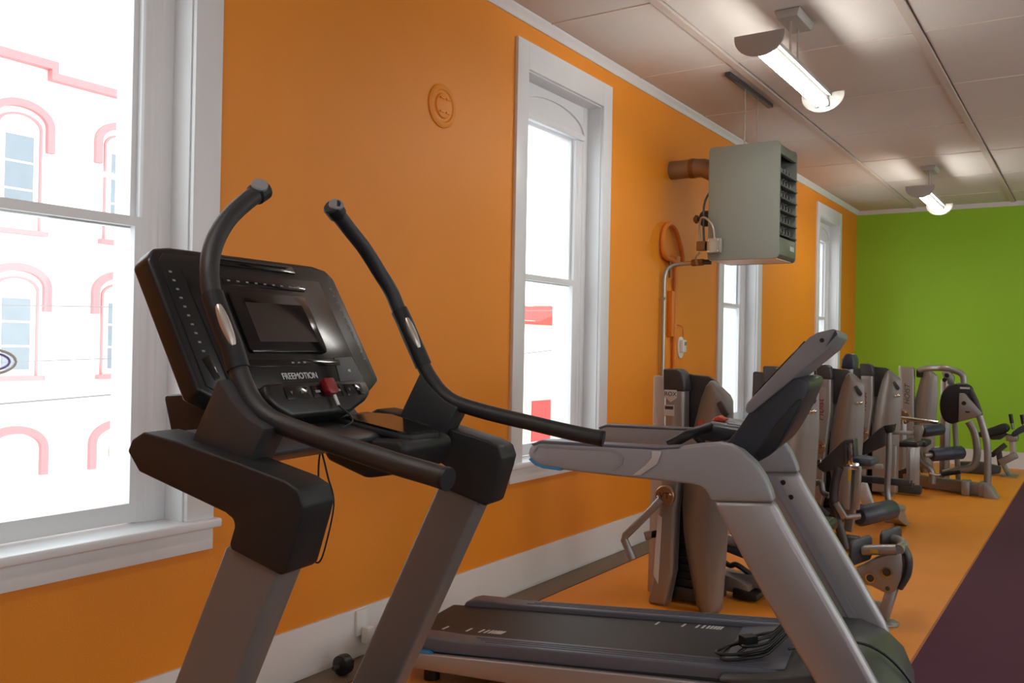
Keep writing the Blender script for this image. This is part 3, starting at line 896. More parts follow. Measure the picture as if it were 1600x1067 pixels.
# ------------------------------------------------------------------ grey treadmill (u forwards, away from the windows)
TH2 = math.radians(10)
T2 = empty('treadmill', (.935, 3.336, 0), TH2)
railo = [(.018, 1.014), (.026, 1.040), (.045, 1.056), (.072, 1.064), (.33, 1.066), (.522, 1.066), (.592, 1.073), (.66, 1.087), (.727, 1.096), (.771, 1.092), (.815, 1.074), (.859, 1.037), (.894, .989), (.916, .94), (.925, .905), (.713, .892), (.702, .915), (.690, .930), (.674, .940), (.64, .946), (.594, .947), (.453, .952), (.308, .956), (.208, .960), (.08, .968), (.05, .977), (.026, .994)]
def deckz(uu):
    return .207 + .062 * uu
for s in (-1, 1):
    ry0, ry1 = s * .375, s * .455
    rb = MB().prism(railo, ry0, ry1, zx).build('side_arm', 'rail_grey', T2, .016, 3, 50)
    MB().prism([(.03, 1.052), (.07, 1.068), (.52, 1.070), (.60, 1.078), (.60, 1.070), (.52, 1.060), (.07, 1.056), (.04, 1.045)], s * .372, s * .458, zx).build('arm_pad', 'slate_plastic', rb, .004)
    MB().prism([(.022, .992), (.05, .972), (.08, .963), (.155, .959), (.155, .968), (.08, .973), (.05, .985), (.03, 1.0)], s * .373, s * .457, zx).build('accent', 'blue_accent', rb, .002)
    MB().prism([(.06, 1.050), (.36, 1.052), (.395, 1.03), (.39, 1.0), (.36, .975), (.35, .978), (.378, 1.002), (.38, 1.028), (.355, 1.044), (.06, 1.042), (.045, 1.02), (.038, 1.02)], s * .455, s * .4575, zx).build('arm_groove', 'panel_grey', rb)
    MB().prism([(.50, 1.055), (.535, 1.055), (.52, 1.01), (.46, .965), (.43, .962), (.475, 1.0), (.50, 1.03)], s * .455, s * .4585, zx).build('arm_facet', 'machine_light', rb, .001)
    up = [(.716, .896), (.922, .909), (.96, .84), (1.05, .69), (1.16, .51), (1.27, .32), (1.30, .255), (1.10, .245), (1.06, .32), (.98, .445), (.90, .57), (.82, .705), (.755, .82)]
    ub = MB().prism(up, s * .378, s * .45, zx).build('upright', 'silver_upright', T2, .022, 3, 50)
    # inner channel with bolt holes
    MB().prism([(.80, .885), (.835, .887), (1.19, .285), (1.155, .283)], s * .372, s * .379, zx).build('inner_channel', 'panel_grey', ub)
    for uu, zz in ((.822, .86), (.855, .80)):
        MB().lathe([(0, .004), (.011, .004), (.011, 0)], (uu + .04, s * .378, zz), (0, -s, 0), 12).build('bolt_hole', 'cord_black', ub)
# deck, belt, side rails
DV = .03
dk = MB().prism([(-.60, .07), (-.62, deckz(-.62) - .04), (.95, deckz(.95) - .012), (.95, .09)], DV - .345, DV + .345, zx).build('deck', 'black_plastic', T2, .006)
bt = [(-.635, deckz(-.635) - .06)] + [(-.64 - .035 * math.cos(k * PI / 10 - PI / 2 + PI / 2) * 1.0 + .0, deckz(-.64) - .035 + .035 * math.sin(k * PI / 10)) for k in range(0, 6)] + [(.93, deckz(.93)), (.93, deckz(.93) - .01), (-.62, deckz(-.62) - .012)]
belt = MB().prism(bt, DV - .245, DV + .245, zx).build('belt', 'belt_black', T2)
for v0, us in ((-.11, [-.515, -.40, -.34, -.315, -.295, -.28, -.266, -.253, -.240]), (.205, [.355, .47, .53, .555, .575, .59, .604, .617, .630])):
    for uu in us:
        MB().prism([(uu, v0), (uu + .009, v0), (uu + .016, v0 + .045), (uu + .007, v0 + .045)], 0, .0012, lambda a, c, t: (a, c, deckz(a) + .0004 + t)).build('belt_mark', 'print_white', belt)
for s in (-1, 1):
    va, vb = DV + s * .242, DV + s * .345
    pr_ = [(-.60, deckz(-.6) - .035), (-.60, deckz(-.6) - .005), (-.585, deckz(-.58) + .018), (-.54, deckz(-.54) + .03), (-.45, deckz(-.45) + .028), (-.35, deckz(-.35) + .022), (.93, deckz(.93) + .022), (.93, deckz(.93) - .03)]
    sr = MB().prism(pr_, va, vb, zx).build('side_rail', 'slate_plastic', T2, .008, 3)
    for k in range(3):
        vr = va + s * (.03 + .022 * k)
        MB().prism([(-.28 + .03 * k, deckz(-.28 + .03 * k) + .0215), (-.28 + .03 * k, deckz(-.28 + .03 * k) + .0245), (.90, deckz(.90) + .0245), (.90, deckz(.90) + .0215)], vr, vr + s * .006, zx).build('tread_rib', 'slate_plastic', sr)
    MB().prism([(-.56, .075), (-.60, .12), (-.59, .138), (.95, .232), (.95, .13), (.9, .10)], DV + s * .345, DV + s * .372, zx).build('side_skirt', 'silver_upright', T2, .008, 3)
    MB().prism([(-.60, .138), (-.585, .152), (-.46, .158), (-.44, .146)], DV + s * .346, DV + s * .37, zx).build('accent', 'blue_accent', T2, .002)
    for uu in (-.5,):
        MB().cyl((uu, DV + s * .25, .0), (uu, DV + s * .25, .085), .035, 14).build('foot', 'cord_black', T2)
# hood
hoodp = [(.74, deckz(.74) + .002), (.86, deckz(.86) + .012), (.96, .292), (1.06, .318), (1.18, .322), (1.27, .292), (1.345, .225), (1.385, .13), (1.395, .012), (.95, .012), (.93, .1), (.92, deckz(.92) - .02), (.74, deckz(.74) - .008)]
MB().prism(hoodp, -.385, .40, zx).build('motor_hood', 'hood_grey', T2, .018, 3, 50)
MB().prism([(.72, deckz(.72) + .004), (.86, deckz(.86) + .018), (.955, .298), (.955, .29), (.86, deckz(.86) + .008), (.72, deckz(.72) - .002)], -.30, .33, zx).build('hood_apron', 'slate_plastic', T2, .002)
# neck and console
neckp = cr([(.69, 1.075), (.735, 1.085), (.77, 1.125), (.815, 1.195), (.858, 1.256), (.924, 1.304), (.978, 1.326), (1.022, 1.312), (1.005, 1.25), (.97, 1.17), (.917, 1.076), (.87, 1.035), (.822, 1.015), (.76, 1.04)], 4, True)
MB().prism([(p.x, p.y) for p in neckp], -.31, .31, zx).build('console_neck', 'navy_plastic', T2, .012, 3, 50)
MB().prism([(.86, 1.03), (.915, 1.078), (.965, 1.172), (1.0, 1.25), (.985, 1.255), (.91, 1.16), (.84, 1.05)], -.318, .318, zx).build('neck_insert', 'black_plastic', T2, .006)
conp = [(.803, 1.208), (.808, 1.230), (1.02, 1.472), (1.047, 1.489), (1.100, 1.503), (1.112, 1.495), (1.116, 1.476), (1.088, 1.432), (.825, 1.197), (.81, 1.196)]
c2 = MB().prism(conp, -.32, .32, zx).build('console', 'console_grey', T2, .006, 3, 50)
MB().prism([(.835, 1.262), (1.005, 1.455), (.999, 1.460), (.829, 1.267)], -.28, .28, zx).build('screen', 'screen_glass', c2, .002)
for s in (-1, 1):
    MB().lathe([(0, .003), (.008, .003), (.008, 0)], (1.062, s * .319, 1.462), (0, s, 0), 12).build('screw_hole', 'cord_black', c2)
    MB().prism([(1.075, 1.440), (1.113, 1.484), (1.105, 1.498), (1.090, 1.465)], s * .317, s * .324, zx).build('corner_recess', 'dark_plastic', c2)
# control pod with emergency stop, cross grip
pod = MB().prism([(.60, 1.075), (.60, 1.12), (.63, 1.133), (.76, 1.118), (.80, 1.08), (.76, 1.05)], -.14, .24, zx).build('control_pod', 'navy_plastic', T2, .01, 3)
MB().prism([(.61, 1.122), (.63, 1.138), (.80, 1.120), (.80, 1.112)], -.06, .24, zx).build('pod_top', 'panel_grey', pod, .003)
MB().prism([(.69, -.03), (.78, -.03), (.78, .10), (.69, .10)], 1.122, 1.134, lambda a, c, t: (a, c, t - (a - .63) * .10 + .006)).build('cup_recess', 'bezel_black', pod)
MB().prism([(.625, 1.138), (.635, 1.152), (.65, 1.158), (.68, 1.146), (.68, 1.138)], .0, .07, zx).build('stop_button', 'red_bright', pod, .004)
for s, v0, v1 in ((-1, -.30, -.12), (1, .30, .20)):
    MB().tube(cr([(.52, v0, 1.062), (.55, v0 + .01, 1.078), (.60, v0 * .9, 1.108), (.64, v1, 1.122)], 5), .019, 12).build('cross_grip', 'black_plastic', T2, ang=60)
MB().tube(cr([(.60, -.22, 1.10), (.63, -.215, 1.07), (.64, -.21, 1.05)], 4), .014, 10).build('grip_strut', 'black_plastic', T2, ang=60)
for vv in (-.175, -.16, -.12):
    MB().tube([(.612, vv, 1.10), (.61, vv, 1.152 + .02 * (vv > -.13) * 0)], .0025, 6).build('safety_lead', 'red_bright', T2)
tag(T2, 'light grey treadmill with silver uprights and deck facing the windows', 'treadmill')

# coiled power cord lying on the front of the grey treadmill
def t2w(uu, vv, zz):
    ca, sa = math.cos(TH2), math.sin(TH2)
    return (.935 + uu * ca - vv * sa, 3.336 + uu * sa + vv * ca, zz)
K2 = empty('extension_cord', t2w(.85, -.12, .28))
kk = t2w(.85, -.12, .28)
for k, (A_, B_, ph, du, dv) in enumerate([(.225, .085, .0, .0, .0), (.185, .050, .14, .012, .02), (.205, .062, -.12, -.006, -.012), (.150, .030, .05, .02, .03)]):
    P = []
    for i in range(44):
        t = 2 * PI * i / 44
        a_, c_ = A_ * math.cos(t), B_ * math.sin(t) + .010 * math.sin(2 * t + k)
        uu = .85 + du + a_ * math.cos(1.02 + ph) - c_ * math.sin(1.02 + ph)
        vv = -.085 + dv + a_ * math.sin(1.02 + ph) + c_ * math.cos(1.02 + ph)
        g_ = max(deckz(uu) + .012, .27 + .9 * (uu - .87) if uu > .87 else 0)
        P.append(t2w(uu, vv, min(g_, .335) + .008 + .006 * k + .010 * max(0, math.sin(t + 1.3 * k))))
    MB(kk).tube([q_ + Vector((0, 0, .016)) for q_ in map(Vector, P)], .0060, 8, True).build('coil', 'cord_black', K2, ang=60)
MB(kk).box(-.03, .03, -.02, .02, 0, .04, lambda a, c, z: t2w(.80 + a * .7 - c * .7, -.12 + a * .7 + c * .7, .30 + z)).build('plug', 'cord_black', K2)
P = cr([t2w(.95, -.15, .32), t2w(1.10, -.05, .34), t2w(1.22, -.02, .335), t2w(1.32, .0, .27), t2w(1.40, .02, .15), t2w(1.43, .03, .01)], 6)
MB(kk).tube(P, .0055, 8).build('lead', 'cord_black', K2, ang=60)
tag(K2, 'coiled black power cord lying on the grey treadmill deck', 'power cord')


# ------------------------------------------------------------------ weight machines along the wall
def interp(tab, z_):
    for (z0, a0), (z1, a1) in zip(tab, tab[1:]):
        if z0 <= z_ <= z1:
            return a0 + (a1 - a0) * (z_ - z0) / (z1 - z0)
    return tab[-1][1] if z_ > tab[-1][0] else tab[0][1]
LEFT = [(.0, 1.035), (.03, 1.018), (.12, .994), (.285, .958), (.42, .935), (.56, .925), (.70, .933), (.88, .957), (1.02, .990), (1.15, 1.022), (1.225, 1.050), (1.25, 1.072), (1.256, 1.088)]
RIGHT = [(.0, 1.140), (.03, 1.160), (.20, 1.170), (.48, 1.186), (.90, 1.207), (1.16, 1.200), (1.18, 1.185), (1.22, 1.140), (1.25, 1.104), (1.256, 1.090)]
def leaf(org, x0, y_, dirn):
    """bowed leaf shaped shroud, 2 cm thick"""
    b_ = MB(org)
    zs = [.0, .015, .03, .07, .12, .2, .285, .42, .56, .70, .80, .88, .95, 1.02, 1.09, 1.15, 1.18, 1.20, 1.225, 1.24, 1.25, 1.256]
    cols = 7
    F, B = [], []
    for z_ in zs:
        l_, r_ = interp(LEFT, z_) + x0, interp(RIGHT, z_) + x0
        rowF, rowB = [], []
        for k in range(cols):
            t = k / (cols - 1)
            bow = .055 * (1 - (2 * t - 1) ** 2) * (.5 + .5 * min(1, (1.256 - z_) / .4))
            x_ = l_ + (r_ - l_) * t
            rowF.append(b_.v((x_, y_ - dirn * bow, z_)))
            rowB.append(b_.v((x_, y_ - dirn * (bow - .016), z_)))
        F.append(rowF)
        B.append(rowB)
    for i in range(len(zs) - 1):
        for k in range(cols - 1):
            b_.face([F[i][k], F[i][k + 1], F[i + 1][k + 1], F[i + 1][k]])
            b_.face([B[i][k], B[i + 1][k], B[i + 1][k + 1], B[i][k + 1]])
        for k in (0, cols - 1):
            b_.face([F[i][k], F[i + 1][k], B[i + 1][k], B[i][k]])
    for k in range(cols - 1):
        b_.face([F[0][k], B[0][k], B[0][k + 1], F[0][k + 1]])
        b_.face([F[-1][k], F[-1][k + 1], B[-1][k + 1], B[-1][k]])
    return b_

def tower(E_, org, Y, x0=0., cover=True, logo='hoist', disc='bronze_disc', zt=1.31):
    """weight tower: column, leaf shrouds, hood, stack. Y is the near side."""
    def mb():
        return MB(org)
    def sh(pts):
        return [(a + x0, c) for a, c in pts]
    col = sh([(.824, zt), (.905, zt), (.930, zt - .012), (.945, 1.233), (.949, .918), (.905, .53), (.897, .197), (.858, .0), (.745, .0), (.790, .182), (.805, .517), (.829, .874)])
    co = mb().xz(col, Y - .04, Y + .055).build('column', 'machine_silver', E_, .022, 3, 50)
    mb().xz(sh([(.819, zt + .004), (.905, zt + .004), (.934, zt - .012), (.950, 1.233), (.951, 1.19), (.822, 1.19)]), Y - .045, Y + .06).build('column_cap', 'machine_dark', co, .012, 3)
    # weight stack: separate plates on two rods
    for k in range(14):
        mb().box(.85 + x0, 1.06 + x0, Y + .08, Y + .28, .10 + .042 * k, .139 + .042 * k).build('weight_plate', 'weight_black', E_, .004)
    for xx in (.90, 1.02):
        mb().cyl((xx + x0, Y + .18, .06), (xx + x0, Y + .18, 1.2), .012, 10).build('guide_rod', 'chrome', E_)
    mb().box(.78 + x0, 1.08 + x0, Y + .08, Y + .32, .02, .09).build('tower_base', 'machine_dark', E_, .006)
    mb().box(.80 + x0, .86 + x0, Y + .07, Y + .40, .02, 1.2).build('back_panel', 'weight_black', E_)
    if cover:
        mb().prism(sh([(.90, 1.294), (.96, 1.284), (1.055, 1.278), (1.10, 1.250), (1.16, 1.178), (1.19, 1.105), (1.18, 1.09), (1.0, .985), (.90, .985)]), 0, 1, lambda a, c, t: (a - t * .11, Y + .06 + .27 * t, c - t * .01)).build('top_hood', 'machine_dark', E_, .010, 3)
    lf = leaf(org, x0, Y + .015, 1).build('shroud', 'machine_shroud', E_, ang=50)
    mb().xz(sh([(1.128, 1.135), (1.148, 1.150), (1.195, 1.085), (1.182, 1.06), (1.15, 1.09)]), Y - .030, Y - .005).build('shroud_slot', 'machine_dark', lf, .003)
    leaf(org, x0 - .17, Y + .36, -1).build('shroud', 'machine_shroud', E_, ang=50)
    kb = mb().ball((1.165 + x0, Y - .055, 1.005), .016).ball((1.19 + x0, Y - .06, 1.01), .017)
    kb.cyl((1.165 + x0, Y - .055, 1.005), (1.165 + x0, Y + .01, 1.005), .007, 8).cyl((1.19 + x0, Y - .06, 1.01), (1.19 + x0, Y + .01, 1.01), .007, 8).build('selector_knob', 'chrome', lf)
    # pale shroud edge towards the wall
    rs = sh([(.640, .0), (.655, .972), (.668, 1.20), (.683, 1.255), (.694, 1.235), (.715, 1.07), (.745, .9), (.765, .0)])
    mb().xz(rs, Y + .20, Y + .222).build('rear_shroud', 'machine_light', E_, .004)
    mb().xz(sh([(.70, .0), (.70, 1.262), (.715, 1.27), (.80, 1.262), (.80, .0)]), Y + .10, Y + .13).build('rear_cover', 'machine_light' if logo == 'badge' else 'machine_dark', E_, .006)
    # disc with arm pivot low on the column
    dc = mb().lathe([(0, .028), (.050, .028), (.056, .022), (.056, 0)], (.868 + x0, Y - .075, .622), (0, -1, 0), 24).build('pivot_disc', disc, E_)
    text('disc_mark', 'VT', .05, lambda a, c, d: tuple(Vector((.868 + x0 + a, Y - .104 - d, .622 + c)) - Vector(org)), 'machine_dark', dc)
    for aa in (-.03, .03):
        mb().ball((.868 + x0 + aa * 1.2, Y - .104, .622 + aa * .3), .008).build('disc_bolt', 'chrome', dc)
    mb().cyl((.868 + x0, Y - .08, .622), (.868 + x0, Y, .622), .03, 14).build('pivot_shaft', 'machine_silver', E_)
    if logo == 'hoist':
        text('lettering', 'Hoist', .085, lambda a, c, d: tuple(Vector((.862 + x0 - c, Y - .0415 - d, .93 + a)) - Vector(org)), 'logo_red', co, shear=.3, depth=.002)
        text('lettering', 'ROX', .05, lambda a, c, d: tuple(Vector((.868 + x0 + a * .8, Y - .0415 - d, 1.14 + c)) - Vector(org)), 'print_grey', co, depth=.002)
    else:
        bd = mb().xz(sh([(.832, 1.205), (.905, 1.200), (.905, 1.155), (.870, 1.13), (.835, 1.155)]), Y - .044, Y - .039).build('badge', 'print_white', co, .002)
        text('badge_print', 'ROX', .034, lambda a, c, d: tuple(Vector((.869 + x0 + a, Y - .0445 - d, 1.175 + c)) - Vector(org)), 'machine_dark', bd)
        mb().box(.832 + x0, .892 + x0, Y - .043, Y - .039, 1.055, 1.115).build('sticker', 'print_white', co)
        mb().box(.838 + x0, .886 + x0, Y - .0442, Y - .043, 1.09, 1.108).build('sticker_print', 'machine_dark', co)
        mb().xz(sh([(.806, .50), (.83, .49), (.815, .12), (.785, .17)]), Y - .044, Y - .037).build('side_label', 'print_white', co)

def roller(E_, org, p, q, rad, m_='pad_navy', name='roller_pad'):
    p, q = Vector(p), Vector(q)
    L_ = (q - p).length
    o_ = MB(org).lathe([(0, 0), (rad * .75, 0), (rad, .02), (rad, L_ - .02), (rad * .75, L_), (0, L_)], p, q - p, 20).build(name, m_, E_, ang=45)
    return o_

# --- nearest machine, behind the grey treadmill
oA = (1.0, 4.9, 0)
A = empty('weight_machine', oA)
tower(A, oA, 4.66, logo='badge')
def ma():
    return MB(oA)
# cranked arm on the pivot
ma().tube([(.85, 4.55, .60), (.815, 4.53, .552), (.665, 4.50, .385), (.660, 4.50, .365), (.715, 4.50, .265)], .021, 10).build('crank_arm', 'machine_silver', A, ang=50)
ma().bar((.66, 4.78, .34), (.84, 4.78, .40), .04, .05).build('rear_link', 'machine_silver', A, .006)
# seat frame running out towards the aisle
ma().bar((1.0, 5.1, .10), (1.62, 5.12, .10), .09, .07).build('floor_beam', 'machine_silver', A, .010)
ma().xz([(1.02, .14), (1.12, .12), (1.20, .09), (1.20, .035), (1.02, .04)], 5.0, 5.16).build('beam_bracket', 'machine_silver', A, .008)
ma().xz([(1.11, .07), (1.25, .05), (1.25, .01), (1.11, .01)], 4.98, 5.18).build('rubber_foot', 'cord_black', A, .01)
ma().bar((.98, 5.2, .30), (1.30, 5.25, .22), .05, .06).build('link_arm', 'chrome', A, .010)
ma().bar((.98, 5.2, .25), (1.30, 5.25, .16), .04, .05).build('link_arm', 'machine_dark', A, .010)
ma().tube(cr([(1.0, 5.1, .19), (1.06, 5.08, .17), (1.10, 5.08, .18), (1.18, 5.1, .13)], 5), .016, 8).build('cable_hook', 'cord_black', A)
ma().bar((1.45, 5.12, .12), (1.45, 5.12, .42), .08, .06).build('seat_post', 'machine_silver', A, .008)
ma().box(1.30, 1.62, 4.98, 5.28, .42, .49).build('seat_pad', 'pad_black', A, .025, 3)
ma().xz([(1.26, .49), (1.33, .48), (1.22, .98), (1.14, .97)], 4.98, 5.26).build('back_pad', 'pad_black', A, .025, 3)
# twin foot plates on a curved bracket at the aisle end
def plate(p0, p1, z0, z1, name):
    P0, P1 = Vector((p0[0], p0[1], 0)), Vector((p1[0], p1[1], 0))
    d_ = P1 - P0
    L_ = d_.length
    d_.normalize()
    n_ = Vector((d_.y, -d_.x, 0))
    pts = [(.0, z0 + .02), (.02, z0), (L_ - .02, z0 + .01), (L_, z0 + .03), (L_, z1 - .02), (L_ - .02, z1), (.02, z1 - .01), (.0, z1 - .03)]
    return ma().prism(pts, 0, .018, lambda a_, c_, t: tuple(P0 + d_ * a_ + n_ * t + Vector((0, 0, c_)))).build(name, 'machine_dark', A, .004)
plate((1.752, 4.93), (1.815, 5.13), .300, .442, 'foot_plate')
plate((1.852, 5.20), (1.916, 5.40), .325, .462, 'foot_plate')
ma().tube([(1.80, 5.03, .372), (1.87, 5.03, .384), (1.965, 5.045, .395)], .028, 14).build('plate_stem', 'machine_silver', A, ang=60)
ma().tube(cr([(1.90, 5.30, .398), (1.945, 5.27, .395), (1.975, 5.18, .393), (1.975, 5.05, .393)], 5), .028, 14).build('plate_stem', 'machine_silver', A, ang=60)
gp_ = [(1.745, .249), (1.775, .268), (1.854, .325), (1.906, .350), (1.97, .378), (1.990, .378), (1.997, .315), (1.991, .246), (1.967, .18), (1.935, .157), (1.909, .164), (1.843, .187), (1.776, .187), (1.748, .215)]
gs_ = ma().xz(gp_, 5.04, 5.056).build('gusset_plate', 'machine_silver', A, .004)
ma().xz(gp_, 5.16, 5.176).build('gusset_plate', 'machine_silver', A, .004)
for xx, zz, rr in ((1.842, .229, .026), (1.923, .272, .028)):
    ma().lathe([(rr * .74, .008), (rr, .008), (rr, 0), (rr * .74, 0)], (xx, 5.04, zz), (0, -1, 0), 18).build('hole_collar', 'chrome', gs_)
    ma().lathe([(0, .003), (rr * .76, .003), (rr * .76, 0)], (xx, 5.04, zz), (0, -1, 0), 18).build('hole', 'machine_dark', gs_)
ma().lathe([(0, .008), (.010, .006), (.012, 0)], (1.927, 5.04, .186), (0, -1, 0), 10).build('bolt', 'machine_dark', gs_)
ma().tube(cr([(1.975, 5.11, .405), (2.005, 5.11, .375), (2.018, 5.11, .327), (2.010, 5.11, .255), (1.975, 5.11, .185)], 5), .042, 14, flat=.45).build('curved_guard', 'machine_dark', A, ang=60)
ma().bar((1.945, 5.10, .19), (1.90, 5.07, .01), .06, .055, (1, 0, 0)).build('front_leg', 'machine_silver', A, .010)
ma().xy([(1.87, 4.97), (1.93, 4.955), (1.985, 5.0), (1.985, 5.07), (1.95, 5.11), (1.87, 5.11)], .0, .012).build('floor_plate', 'machine_silver', A, .003)
ma().bar((1.60, 5.10, .07), (1.90, 5.09, .07), .06, .05).build('floor_beam', 'machine_silver', A, .008)
ma().box(1.845, 1.885, 4.998, 5.003, .372, .388).build('warning_sticker', 'sticker_yellow', A)
tag(A, 'grey weight machine nearest the grey treadmill with twin foot plates', 'exercise machine', 'weight machines along the wall')

# --- second machine, its tower behind the grey treadmill console
oB = (1.0, 6.65, 0)
B = empty('weight_machine', oB)
tower(B, oB, 6.42, x0=.0)
def mb2():
    return MB(oB)
mb2().xz([(1.135, .60), (1.15, .575), (1.188, .553), (1.31, .60), (1.343, .635), (1.335, .79), (1.33, .80), (1.30, .775)], 6.66, 6.74).build('side_wing', 'machine_dark', B, .010, 3)
mb2().xz([(1.33, .80), (1.395, .812), (1.405, .68), (1.392, .68), (1.385, .78), (1.345, .775), (1.345, .64), (1.333, .64)], 6.64, 6.76).build('wing_socket', 'machine_dark', B, .004)
mb2().bar((1.365, 6.70, .62), (1.362, 6.70, .765), .035, .035).build('socket_post', 'chrome', B, .005)
mb2().tube(cr([(1.29, 6.68, .60), (1.265, 6.68, .50), (1.255, 6.68, .38), (1.275, 6.68, .25), (1.31, 6.68, .13), (1.345, 6.68, .02)], 5), .032, 12).build('curved_post', 'machine_dark', B, ang=60)
mb2().bar((1.345, 6.70, .61), (1.335, 6.70, .30), .045, .05).build('lever_bar', 'machine_silver', B, .006)
mb2().bar((1.41, 6.74, .61), (1.40, 6.74, .30), .035, .04).build('lever_bar', 'machine_silver', B, .006)
mb2().bar((1.345, 6.705, .61), (1.41, 6.735, .61), .05, .05).build('lever_cap', 'chrome', B, .008)
mb2().box(1.355, 1.372, 6.665, 6.672, .50, .59).build('warning_sticker', 'sticker_yellow', B)
mb2().box(1.31, 1.49, 6.80, 7.05, .605, .66).build('seat_pad', 'pad_navy', B, .022, 3)
mb2().bar((1.30, 6.92, .585), (1.54, 6.92, .60), .06, .035).build('seat_beam', 'machine_silver', B, .006)
mb2().bar((1.36, 6.93, .58), (1.30, 6.95, .10), .07, .06, (1, 0, 0)).build('seat_post', 'machine_silver', B, .008)
mb2().bar((1.0, 6.75, .06), (1.42, 6.75, .06), .10, .09).build('floor_beam', 'machine_dark', B, .010)
mb2().bar((1.28, 6.64, .35), (1.345, 6.64, .245), .04, .04).build('ankle_link', 'machine_silver', B, .006)
mb2().cyl((1.34, 6.66, .25), (1.43, 6.72, .262), .018, 12).build('ankle_stub', 'machine_silver', B)
mb2().tube(cr([(1.05, 6.9, .42), (1.11, 6.88, .45), (1.13, 6.87, .38), (1.18, 6.86, .36)], 5), .022, 10).build('cable_arm', 'machine_silver', B, ang=60)
mb2().tube([(1.04, 6.88, .30), (1.16, 6.9, .20)], .03, 12).build('lower_link', 'machine_dark', B)
mb2().bar((1.12, 6.66, .62), (1.17, 6.66, .64), .03, .03).build('wing_handle', 'chrome', B, .006)
hp_ = mb2().xz([(.955, 1.30), (.965, 1.36), (.985, 1.41), (1.008, 1.42), (1.03, 1.40), (1.035, 1.34), (1.02, 1.28)], 6.86, 7.06).build('head_pad', 'pad_navy', B, .012, 3)
mb2().xz([(.948, 1.30), (.957, 1.36), (.978, 1.412), (1.0, 1.424), (1.0, 1.418), (.985, 1.408), (.967, 1.36), (.960, 1.30)], 6.85, 7.07).build('pad_edge', 'machine_light', B, .002)
mb2().bar((1.0, 6.96, .60), (1.0, 6.96, 1.34), .05, .04).build('head_post', 'machine_silver', B, .006)
tag(B, 'grey weight machine whose tower stands behind the grey treadmill console', 'exercise machine', 'weight machines along the wall')

# --- third machine
oC = (1.0, 8.1, 0)
CM = empty('weight_machine', oC)
tower(CM, oC, 7.86)
def mc():
    return MB(oC)
mc().xz([(1.085, .585), (1.10, .565), (1.147, .538), (1.30, .62), (1.332, .65), (1.33, .80), (1.31, .805), (1.27, .775)], 8.14, 8.26).build('side_wing', 'machine_dark', CM, .010, 3)
mc().xz([(1.31, .805), (1.388, .822), (1.375, .75), (1.33, .74)], 8.13, 8.27).build('wing_socket', 'cord_black', CM, .006)
mc().tube(cr([(1.345, 8.18, .745), (1.348, 8.18, .60), (1.342, 8.18, .40), (1.338, 8.18, .25), (1.36, 8.16, .12), (1.385, 8.14, .02)], 5), .026, 12).build('front_post', 'machine_silver', CM, ang=60)
mc().box(1.345, 1.435, 8.05, 8.24, .0, .012).build('floor_plate', 'machine_silver', CM, .003)
mc().bar((1.35, 8.26, .742), (1.535, 8.30, .745), .04, .035).build('cross_bar', 'machine_silver', CM, .005)
mc().xz([(1.525, .79), (1.59, .815), (1.60, .78), (1.575, .69), (1.545, .672), (1.53, .70)], 8.26, 8.32).build('lever_plate', 'machine_silver', CM, .006)
mc().box(1.42, 1.56, 8.30, 8.55, .622, .672).build('seat_pad', 'pad_black', CM, .02, 3)
mc().bar((1.48, 8.42, .30), (1.48, 8.42, .62), .05, .05).build('seat_post', 'machine_silver', CM, .006)
mc().bar((1.0, 8.42, .30), (1.50, 8.42, .30), .06, .06).build('seat_arm', 'machine_dark', CM, .006)
mc().bar((1.0, 8.2, .06), (1.30, 8.2, .06), .10, .09).build('floor_beam', 'machine_dark', CM, .010)
roller(CM, oC, (1.335, 7.12, .185), (1.487, 7.58, .195), .076)
mc().cyl((1.31, 7.05, .182), (1.345, 7.16, .186), .022, 12).build('roller_stub', 'machine_silver', CM)
mc().tube(cr([(1.487, 7.58, .195), (1.52, 7.75, .18), (1.50, 7.95, .15), (1.44, 8.15, .10)], 5), .028, 10).build('roller_arm', 'machine_silver', CM, ang=60)
mc().prism([(7.62, .235), (7.78, .20), (8.08, .012), (8.16, .006), (8.16, .0), (8.0, .0), (7.62, .11)], 1.43, 1.53, lambda a, c, t: (t, a, c)).build('floor_foot', 'machine_silver', CM, .004)
mc().xz([(1.19, .30), (1.22, .36), (1.265, .36), (1.32, .20), (1.29, .16), (1.24, .18)], 7.70, 7.76).build('seat_bracket', 'machine_light', CM, .008)
mc().xz([(.955, 1.28), (.962, 1.36), (.985, 1.405), (1.02, 1.418), (1.05, 1.405), (1.065, 1.36), (1.065, 1.28)], 8.10, 8.30).build('head_pad', 'pad_navy', CM, .022, 3)
mc().bar((1.01, 8.2, .60), (1.01, 8.2, 1.34), .05, .04).build('head_post', 'machine_silver', CM, .006)
tag(CM, 'grey weight machine with navy head pad and round leg roller', 'exercise machine', 'weight machines along the wall')

# --- fourth machine
oD = (1.0, 9.75, 0)
D = empty('weight_machine', oD)
tower(D, oD, 9.52)
def md():
    return MB(oD)
md().box(.95, 1.18, 9.47, 9.60, .04, .52).build('lower_shroud', 'machine_shroud', D, .02, 3)
md().bar((1.0, 9.80, .06), (1.36, 9.80, .06), .10, .09).build('floor_beam', 'machine_dark', D, .010)
md().bar((1.30, 9.80, .08), (1.30, 9.80, .50), .06, .06).build('seat_post', 'machine_silver', D, .006)
md().box(1.20, 1.42, 9.68, 9.98, .50, .56).build('seat_pad', 'pad_black', D, .02, 3)
tag(D, 'grey weight machine with a tall leaf shroud next to the leg press', 'exercise machine', 'weight machines along the wall')

